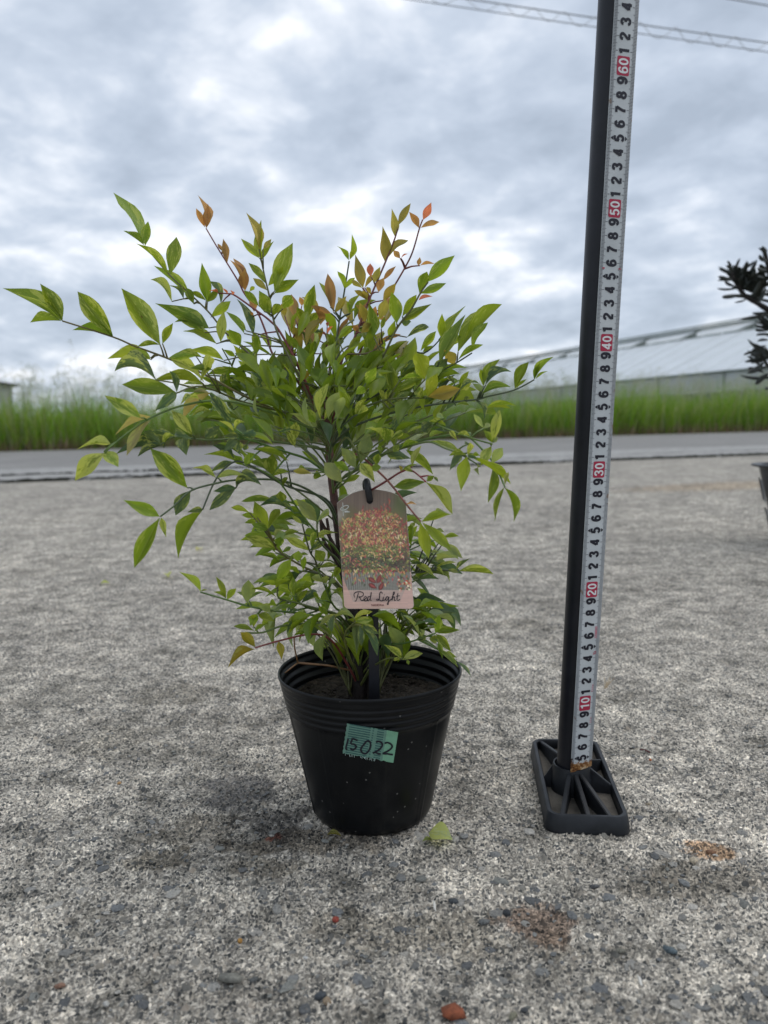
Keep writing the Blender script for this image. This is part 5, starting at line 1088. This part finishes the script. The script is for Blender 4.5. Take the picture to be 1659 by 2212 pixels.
zones = [(740, 1350, 110, 38, 30, 'gglpd', -6, -1), (870, 1340, 60, 40, 14, 'gldp', -4, 1), (690, 925, 180, 45, 30, 'ggdyp', -8, -2), (705, 830, 150, 60, 46, 'gglll', -6, 1), (640, 880, 190, 45, 26, 'ggly', -6, 0), (830, 860, 130, 55, 26, 'ggl', -5, 1), (700, 815, 190, 75, 78, 'ggllo', 1, 11), (660, 880, 250, 70, 95, 'ggdly', 1, 11), (740, 725, 120, 55, 26, 'oobbl', 0, 8), (690, 980, 200, 60, 42, 'dgyp', 0, 9), (700, 1190, 120, 90, 60, 'gglpd', 0, 8), (850, 1200, 90, 110, 40, 'glpd', 1, 8), (690, 1300, 130, 60, 36, 'gpl', 0, 7), (900, 880, 110, 70, 40, 'gdl', 1, 9), (880, 1320, 60, 40, 22, 'gdp', 1, 6)]
for (zx, zy, rx, ry, n_, cs_, dn, df) in zones:
    done = 0
    while done < n_:
        u, v_ = random.uniform(-1, 1), random.uniform(-1, 1)
        if u * u + v_ * v_ > 1: continue
        if done >= n_ * .8: break
        x, y = zx + u * rx, zy + v_ * ry; D = D0 + .01 * random.uniform(dn, df); c = random.choice(cs_)
        if y > 800 and c in 'ob': c = 'g'
        lp = random.uniform(46, 78); out = Vector((x - 710, 0)); ang = math.atan2(-(1050 - y) * .6 - 60, (x - 710)) + random.uniform(-.8, .8)
        B = atD(x, y, D); T = atD(x + math.cos(ang) * lp, y + math.sin(ang) * lp, D + random.uniform(-.02, .03)); inner_leaf(B, T, (T - B).length * random.uniform(.25, .36), c)
        if done % 8 == 0:
            A = stem_at(y + 40 + abs(x - 715) * .45); stl.tube(cat([A, A.lerp(B, .5) + Vector((0, 0, .008)), B], 4), [.0011] * 5 + [.0009] * 3 + [.0006], 5) if False else stl.tube(cat([A, A.lerp(B, .5) + Vector((0, 0, .008)), B], 4), .0008, 5)
        done += 1
me = mesh('inner_leaflets', inner.v, inner.f, True); setcol(me, np.array(icol)); o = newobj('inner_leaflets', me, M_LEAFI, nand); o['kind'] = 'stuff'
o = stl.build('inner_stalks', M_STALK, nand, True); o.color = (.13, .17, .045, 1); o['kind'] = 'stuff'

# ------------------------------------------------------------------ dark shrub in a slit pot at the right edge
DS = 2.0
def c9(x, y): return ((2780 + x / 3.16) / FS, (900 + y / 3.16) / FS)
shr = empty('dark_shrub', Vector((1.102, DS, .18)), 'nearly black narrow-leaved shrub in a pot at the right edge', 'shrub')
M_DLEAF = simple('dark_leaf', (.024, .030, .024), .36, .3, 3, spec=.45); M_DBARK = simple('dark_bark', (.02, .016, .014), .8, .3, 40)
def dleaf(k):
    pr_ = [(0, .2), (.15, .6), (.4, .95), (.6, 1), (.82, .75), (.94, .35), (1, 0)]; bend = random.uniform(0, .1); vs = []
    for t, w_ in pr_:
        for x in (-.5, 0, .5): vs.append((x * w_, t, bend * 4 * t * (1 - t) + .25 * abs(x) * w_))
    me = mesh('needle_leaf_%d' % k, vs, [(j * 3 + i, j * 3 + i + 1, (j + 1) * 3 + i + 1, (j + 1) * 3 + i) for j in range(6) for i in range(2)], True); me.materials.append(M_DLEAF); return me
DL = [dleaf(k) for k in range(6)]
def put_dleaf(B, T, w_):
    a = T - B; ln_ = a.length; a.normalize(); v = (B - Vector(CAM)).normalized(); s = a.cross(v).normalized(); rho = random.uniform(-.5, .5); x = s * math.cos(rho) + a.cross(s) * math.sin(rho); z = x.cross(a)
    o = bpy.data.objects.new('leaf', random.choice(DL)); COL.objects.link(o)
    o.matrix_basis = Matrix(((x.x * w_, a.x * ln_, z.x * ln_, B.x), (x.y * w_, a.y * ln_, z.y * ln_, B.y), (x.z * w_, a.z * ln_, z.z * ln_, B.z), (0, 0, 0, 1))); setpar(o, shr)
br1 = [(820, 1020), (640, 930), (480, 830), (370, 660), (330, 540)]; br2 = [(880, 900), (800, 640), (760, 420), (720, 260)]
for nm, br in (('branch', br1), ('branch', br2)):
    mb = MB(); mb.tube(cat([Vector((1.102, DS, .60))] + [atD(*c9(*p), DS) for p in br], 4), .006, 6); mb.build(nm, M_DBARK, shr, True)
mb = MB(); mb.tube([(1.102, DS, .15), (1.085, DS, .35), (1.095, DS, .58), (1.102, DS, .70)], [.012, .010, .008, .004], 8); mb.build('trunk', M_DBARK, shr, True)
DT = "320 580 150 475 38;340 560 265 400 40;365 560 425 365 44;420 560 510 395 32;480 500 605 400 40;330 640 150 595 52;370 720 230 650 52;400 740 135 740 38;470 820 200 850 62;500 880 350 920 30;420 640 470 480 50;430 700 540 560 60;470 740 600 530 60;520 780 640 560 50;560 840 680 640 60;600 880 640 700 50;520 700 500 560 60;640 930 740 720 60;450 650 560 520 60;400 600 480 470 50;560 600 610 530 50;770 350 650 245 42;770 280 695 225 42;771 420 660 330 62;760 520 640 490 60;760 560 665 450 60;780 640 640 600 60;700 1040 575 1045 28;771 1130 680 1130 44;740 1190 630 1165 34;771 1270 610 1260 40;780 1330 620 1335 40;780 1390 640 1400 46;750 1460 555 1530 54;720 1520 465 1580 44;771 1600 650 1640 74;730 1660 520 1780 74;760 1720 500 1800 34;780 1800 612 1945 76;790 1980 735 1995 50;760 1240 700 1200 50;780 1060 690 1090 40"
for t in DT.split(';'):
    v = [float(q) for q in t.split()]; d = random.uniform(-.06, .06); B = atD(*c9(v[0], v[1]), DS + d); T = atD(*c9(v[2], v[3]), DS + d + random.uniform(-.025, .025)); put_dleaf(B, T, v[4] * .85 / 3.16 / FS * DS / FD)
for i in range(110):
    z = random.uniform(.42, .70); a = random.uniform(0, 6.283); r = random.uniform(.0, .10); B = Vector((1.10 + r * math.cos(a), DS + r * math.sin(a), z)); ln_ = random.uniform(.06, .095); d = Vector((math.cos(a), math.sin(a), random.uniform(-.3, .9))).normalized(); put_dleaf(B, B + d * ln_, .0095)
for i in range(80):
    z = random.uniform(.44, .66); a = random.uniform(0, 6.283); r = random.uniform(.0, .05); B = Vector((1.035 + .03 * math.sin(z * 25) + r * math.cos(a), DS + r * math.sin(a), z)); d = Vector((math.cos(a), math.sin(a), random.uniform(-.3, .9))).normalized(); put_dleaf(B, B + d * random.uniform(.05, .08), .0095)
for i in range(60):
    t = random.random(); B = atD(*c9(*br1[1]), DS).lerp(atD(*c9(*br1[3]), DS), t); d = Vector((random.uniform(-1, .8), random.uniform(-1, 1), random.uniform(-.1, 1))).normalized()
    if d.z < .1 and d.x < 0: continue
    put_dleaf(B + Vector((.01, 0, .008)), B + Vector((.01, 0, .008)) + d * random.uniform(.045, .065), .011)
sp = empty('slit_pot', Vector((1.102, DS, 0)), 'black slit-sided pot with wide flat rim at the right edge', 'pot')
M_SP = simple('slit_pot_plastic', (.03, .033, .038), .45, .2, 30)
mb = MB(); mb.lathe([(.0, .004), (.062, .004), (.064, 0), (.066, .004), (.112, .200), (.130, .2035), (.131, .208), (.108, .2075), (.106, .2), (.062, .02), (.0, .02)], 64, (1.102, DS, 0)); pb2 = mb.build('body', M_SP, sp); smooth_by_angle(pb2, 35)
for k in range(16):
    a = 2 * math.pi * k / 16; mb = MB()
    for z0, z1 in ((.03, .09), (.11, .17)):
        r0_ = .0666 + .046 * (z0 / .2); r1_ = .0666 + .046 * (z1 / .2); da = .05
        mb.add([(1.09 + r * math.cos(a + s * da), DS + r * math.sin(a + s * da), z) for r, z in ((r0_, z0), (r1_, z1)) for s in (-1, 1)], [(0, 1, 3, 2)])
    mb.build('slit', M_SKIRT, sp)
mb = MB(); mb.lathe([(0, .196), (.05, .197), (.104, .195)], 40, (1.102, DS, 0)); o = mb.build('soil', M_SOIL); tag(o, 'dark soil inside the slit-sided pot at right', 'soil', kind='stuff')

# ------------------------------------------------------------------ bits lying on the apron
def rock(seed, r=1, flat_=.5):
    rn = random.Random(seed); bm = bmesh.new(); bmesh.ops.create_icosphere(bm, subdivisions=2 if flat_ > .8 else 1, radius=1)
    for v in bm.verts: v.co *= rn.uniform(.78, 1.18); v.co.z *= flat_
    me = bpy.data.meshes.new('rock'); bm.to_mesh(me); bm.free()
    me.polygons.foreach_set('use_smooth', [True] * len(me.polygons)); return me
# embedded pebbles: one mass
ROCKS = [rock(i, 1, random.uniform(.3, .6)) for i in range(12)]
mb = MB(); pcs = []
PCOL = [(.10, .104, .108), (.13, .133, .134), (.17, .172, .168), (.21, .205, .192), (.16, .162, .15), (.26, .245, .22), (.31, .295, .27), (.13, .136, .14)]
def scatter(n_, y0, y1, smin, smax, wgt=1.0):
    for _ in range(n_):
        y = y0 + (y1 - y0) * random.random() ** wgt; hwid = .56 * y + .06; x = random.uniform(-hwid, hwid)
        if math.hypot(x - PC.x, y - PC.y) < .056: continue
        s = random.triangular(smin, smax, smin * 1.1); me = random.choice(ROCKS); ca, sa = math.cos(random.uniform(0, 6.3)), 0; an = random.uniform(0, 6.283); ca, sa = math.cos(an), math.sin(an); ax_, ay_ = s * random.uniform(.8, 1.7), s; nb_ = len(mb.v)
        for v in me.vertices:
            px, py = v.co.x * ax_, v.co.y * ay_; mb.v.append((x + px * ca - py * sa, y + px * sa + py * ca, -.0004 + v.co.z * s * .8))
        for p in me.polygons: mb.f.append(tuple(nb_ + i for i in p.vertices))
        c = random.choice(PCOL); k = random.uniform(.8, 1.25); pcs.extend([(c[0] * k, c[1] * k, c[2] * k)] * len(me.vertices))
scatter(2600, .36, .75, .0008, .0024); scatter(240, .36, .62, .0024, .0062, 1.5); scatter(1800, .7, 1.3, .0010, .0030)
for _ in range(700):
    pass
me = mesh('pebbles', mb.v, mb.f, False); setcol(me, np.array(pcs))
M_PEB, nt, b, o = mat('pebble'); at = N(nt, 'ShaderNodeAttribute', attribute_name='Col'); n = noise(nt, 500, 4, .7, worldco(nt)); nt.links.new(mixc(nt, 1, at.outputs['Color'], ramp(nt, n.outputs[0], [(.3, (.6, .6, .6)), (.7, (1.5, 1.48, 1.42))]).outputs[0], 'MULTIPLY'), b.inputs['Base Color']); b.inputs['Roughness'].default_value = .8; bump(nt, n.outputs[0], .5, .0008, b)
tag(newobj('pebbles', me, M_PEB), 'small grey pebbles set in the worn concrete surface', 'pebbles', kind='stuff')
def gp_(x, y, z=0): return gnd(x / FS, y / FS, z)
def stone(x, y, wpx, c, label, fl_=.55, asp=1.0, rot=0.0, cat_='stone', name='stone'):
    p = gp_(x, y); s = wpx / FS * p.y / FD / 2; me = rock(int(x * 7 + y), 1, fl_).copy(); o = newobj(name, me, simple(name + '_mineral', c, .75, .3, 2.5, .4, .1)); tag(o, label, cat_)
    o.location = (p.x, p.y, s * fl_ * .55); o.scale = (s, s * asp, s); o.rotation_euler = (0, 0, rot); return o
stone(1322, 3626, 28, (.36, .07, .045), 'small red pebble in front of the black pot', .9)
stone(945, 3710, 22, (.50, .26, .06), 'small round orange pebble left of the red pebble', 1)
stone(386, 3633, 24, (.70, .69, .66), 'small white chip at the left on the concrete', .6)
stone(1203, 3776, 28, (.72, .71, .68), 'oval white pebble below the red pebble', .6, .55)
stone(420, 3960, 32, (.62, .60, .55), 'round pale pebble at the lower left', .8)
stone(1288, 3951, 40, (.36, .27, .18), 'tan lumpy pebble near the bottom edge', .9, .85)
stone(1262, 3925, 70, (.075, .085, .095), 'dark slate chip beside the tan pebble', .35, .7, .6)
stone(235, 3886, 62, (.33, .19, .13), 'pinkish brown flat stone at the lower left', .4, .4, .25)
stone(909, 3863, 120, (.27, .26, .22), 'long pale grey stone shard near the bottom', .35, .4, -.1)
stone(1000, 3865, 46, (.12, .125, .12), 'oval grey pebble at the end of the pale shard', .6, .7, .8)
stone(2731, 3395, 44, (.62, .52, .38), 'beige lump on the rusty stain at right', .7, .8)
stone(2800, 3360, 50, (.24, .12, .06), 'rusty brown crumb behind the beige lump', .3, .7)
stone(2639, 3745, 74, (.12, .155, .17), 'blue grey slate chip at the right', .3, .55, -.5)
stone(2440, 3750, 60, (.21, .20, .16), 'olive grey flat pebble left of the blue slate chip', .4, .6)
stone(2019, 4008, 60, (.24, .23, .16), 'olive oval pebble at the bottom edge', .5, .6, .9)
stone(2065, 3985, 44, (.075, .08, .085), 'dark pebble beside the olive oval pebble', .6, .7)
stone(1996, 3600, 40, (.05, .055, .06), 'round dark pebble on the edge of the brown stain', .8, .9)
stone(1785, 3553, 56, (.07, .078, .085), 'dark flat chip between the pot and the brown stain', .4, .6)
stone(2560, 2994, 14, (.60, .20, .08), 'tiny orange speck right of the ribbed foot', .8)
stone(1905, 3635, 56, (.17, .175, .17), 'grey flat pebble left of the brown stain', .45, .6)
stone(2340, 3495, 56, (.12, .12, .12), 'grey flat stone in front of the ribbed foot', .35, .4)
stone(2555, 3168, 34, (.45, .38, .28), 'pale tan chip right of the foot', .35, .5)
stone(470 , 3087, 20, (.60, .36, .16), 'small orange pebble at the far left of the pot', .8)
rl = stone(1785, 4000, 124, (.30, .085, .035), 'reddish brown lump cut by the bottom edge', .45, .75, .2)
# fallen leaf pieces
def ground_leaf(x, y, ang, ln_px, wd_px, c, label, up=.003, ms=None):
    p = gp_(x, y); k = p.y / FD / FS; ln_, w_ = ln_px * k, wd_px * k; a = Vector((math.cos(ang), math.sin(ang), random.uniform(-.05, .1))).normalized(); zr = Vector((random.uniform(-.25, .25), random.uniform(-.35, -.1), 1)).normalized(); x_ = a.cross(zr).normalized(); z_ = x_.cross(a)
    o = bpy.data.objects.new('fallen_leaf', random.choice(ms or CURLY)); COL.objects.link(o); B = p - a * ln_ / 2 + Vector((0, 0, up))
    o.matrix_basis = Matrix(((x_.x * w_, a.x * ln_, z_.x * ln_ * .7, B.x), (x_.y * w_, a.y * ln_, z_.y * ln_ * .7, B.y), (x_.z * w_, a.z * ln_, z_.z * ln_ * .7, B.z), (0, 0, 0, 1)))
    o.color = c; tag(o, label, 'leaf'); return o
ground_leaf(1735, 3312, -.45, 108, 95, (.46, .55, .30, .8), 'pale variegated fallen leaf on the concrete right of the pot', .004)
ground_leaf(1683, 3322, .2, 46, 22, (.20, .26, .08, .3), 'small curled green leaf beside the pale fallen leaf', .002)
ground_leaf(1316, 3300, -.3, 66, 22, (.20, .18, .03, .3), 'yellowish leaf trapped under the front edge of the pot', .002)
ground_leaf(660, 2272, 2.0, 46, 30, (.55, .62, .18, .4), 'pale yellow leaf scrap lying left of the plant', .003)
ground_leaf(415, 2302, .4, 36, 24, (.36, .44, .12, .4), 'dull green leaf scrap at the far left', .002)
ground_leaf(785, 2168, .9, 34, 30, (.50, .50, .26, .5), 'faded leaf scrap behind the lower left leaves', .003)
M_HUSK = simple('husk', (.72, .69, .62), .7, .1, 20)
def husk(x, y, ang, L, label):
    p = gp_(x, y); k = p.y / FD / FS; mb = MB(); pts = [Vector((p.x + math.cos(ang) * L * k * t + math.sin(ang) * L * k * .25 * math.sin(t * 3.1), p.y + math.sin(ang) * L * k * t * 1.4, .0012 + .0008 * math.sin(t * 3.1))) for t in np.linspace(-.5, .5, 7)]
    mb.tube(pts, [.0002, .0006, .0009, .001, .0009, .0006, .0002], 6); tag(mb.build('husk', M_HUSK, None, True), label, 'husk')
husk(1711, 3572, 2.2, 52, 'curved white seed husk below the pale fallen leaf'); husk(2521, 3873, 2.1, 52, 'curved white seed husk at the lower right')
M_TWIG = simple('red_twig', (.10, .02, .02), .6, .2, 60)
mb = MB(); p = gp_(2520, 2955); q_ = gp_(2560, 2966); mb.tube([p + Vector((0, 0, .001)), p.lerp(q_, .5) + Vector((0, 0, .002)), q_ + Vector((0, 0, .001))], .0008, 5); tag(mb.build('twig', M_TWIG), 'short dark red twig right of the ribbed foot', 'twig')
M_STRAW = simple('straw', (.55, .43, .28), .8, .2, 60); mb = MB()
p = gp_(2385, 2712)
for i in range(9): q_ = p + Vector((random.uniform(-.002, .012), random.uniform(-.006, .012), random.uniform(.004, .016))); mb.tube([p + Vector((random.uniform(-.002, .002), 0, .0005)), p.lerp(q_, .6), q_], .00035, 4)
tag(mb.build('straw_tuft', M_STRAW), 'tiny tuft of dry straw behind the tape strip', 'straw')
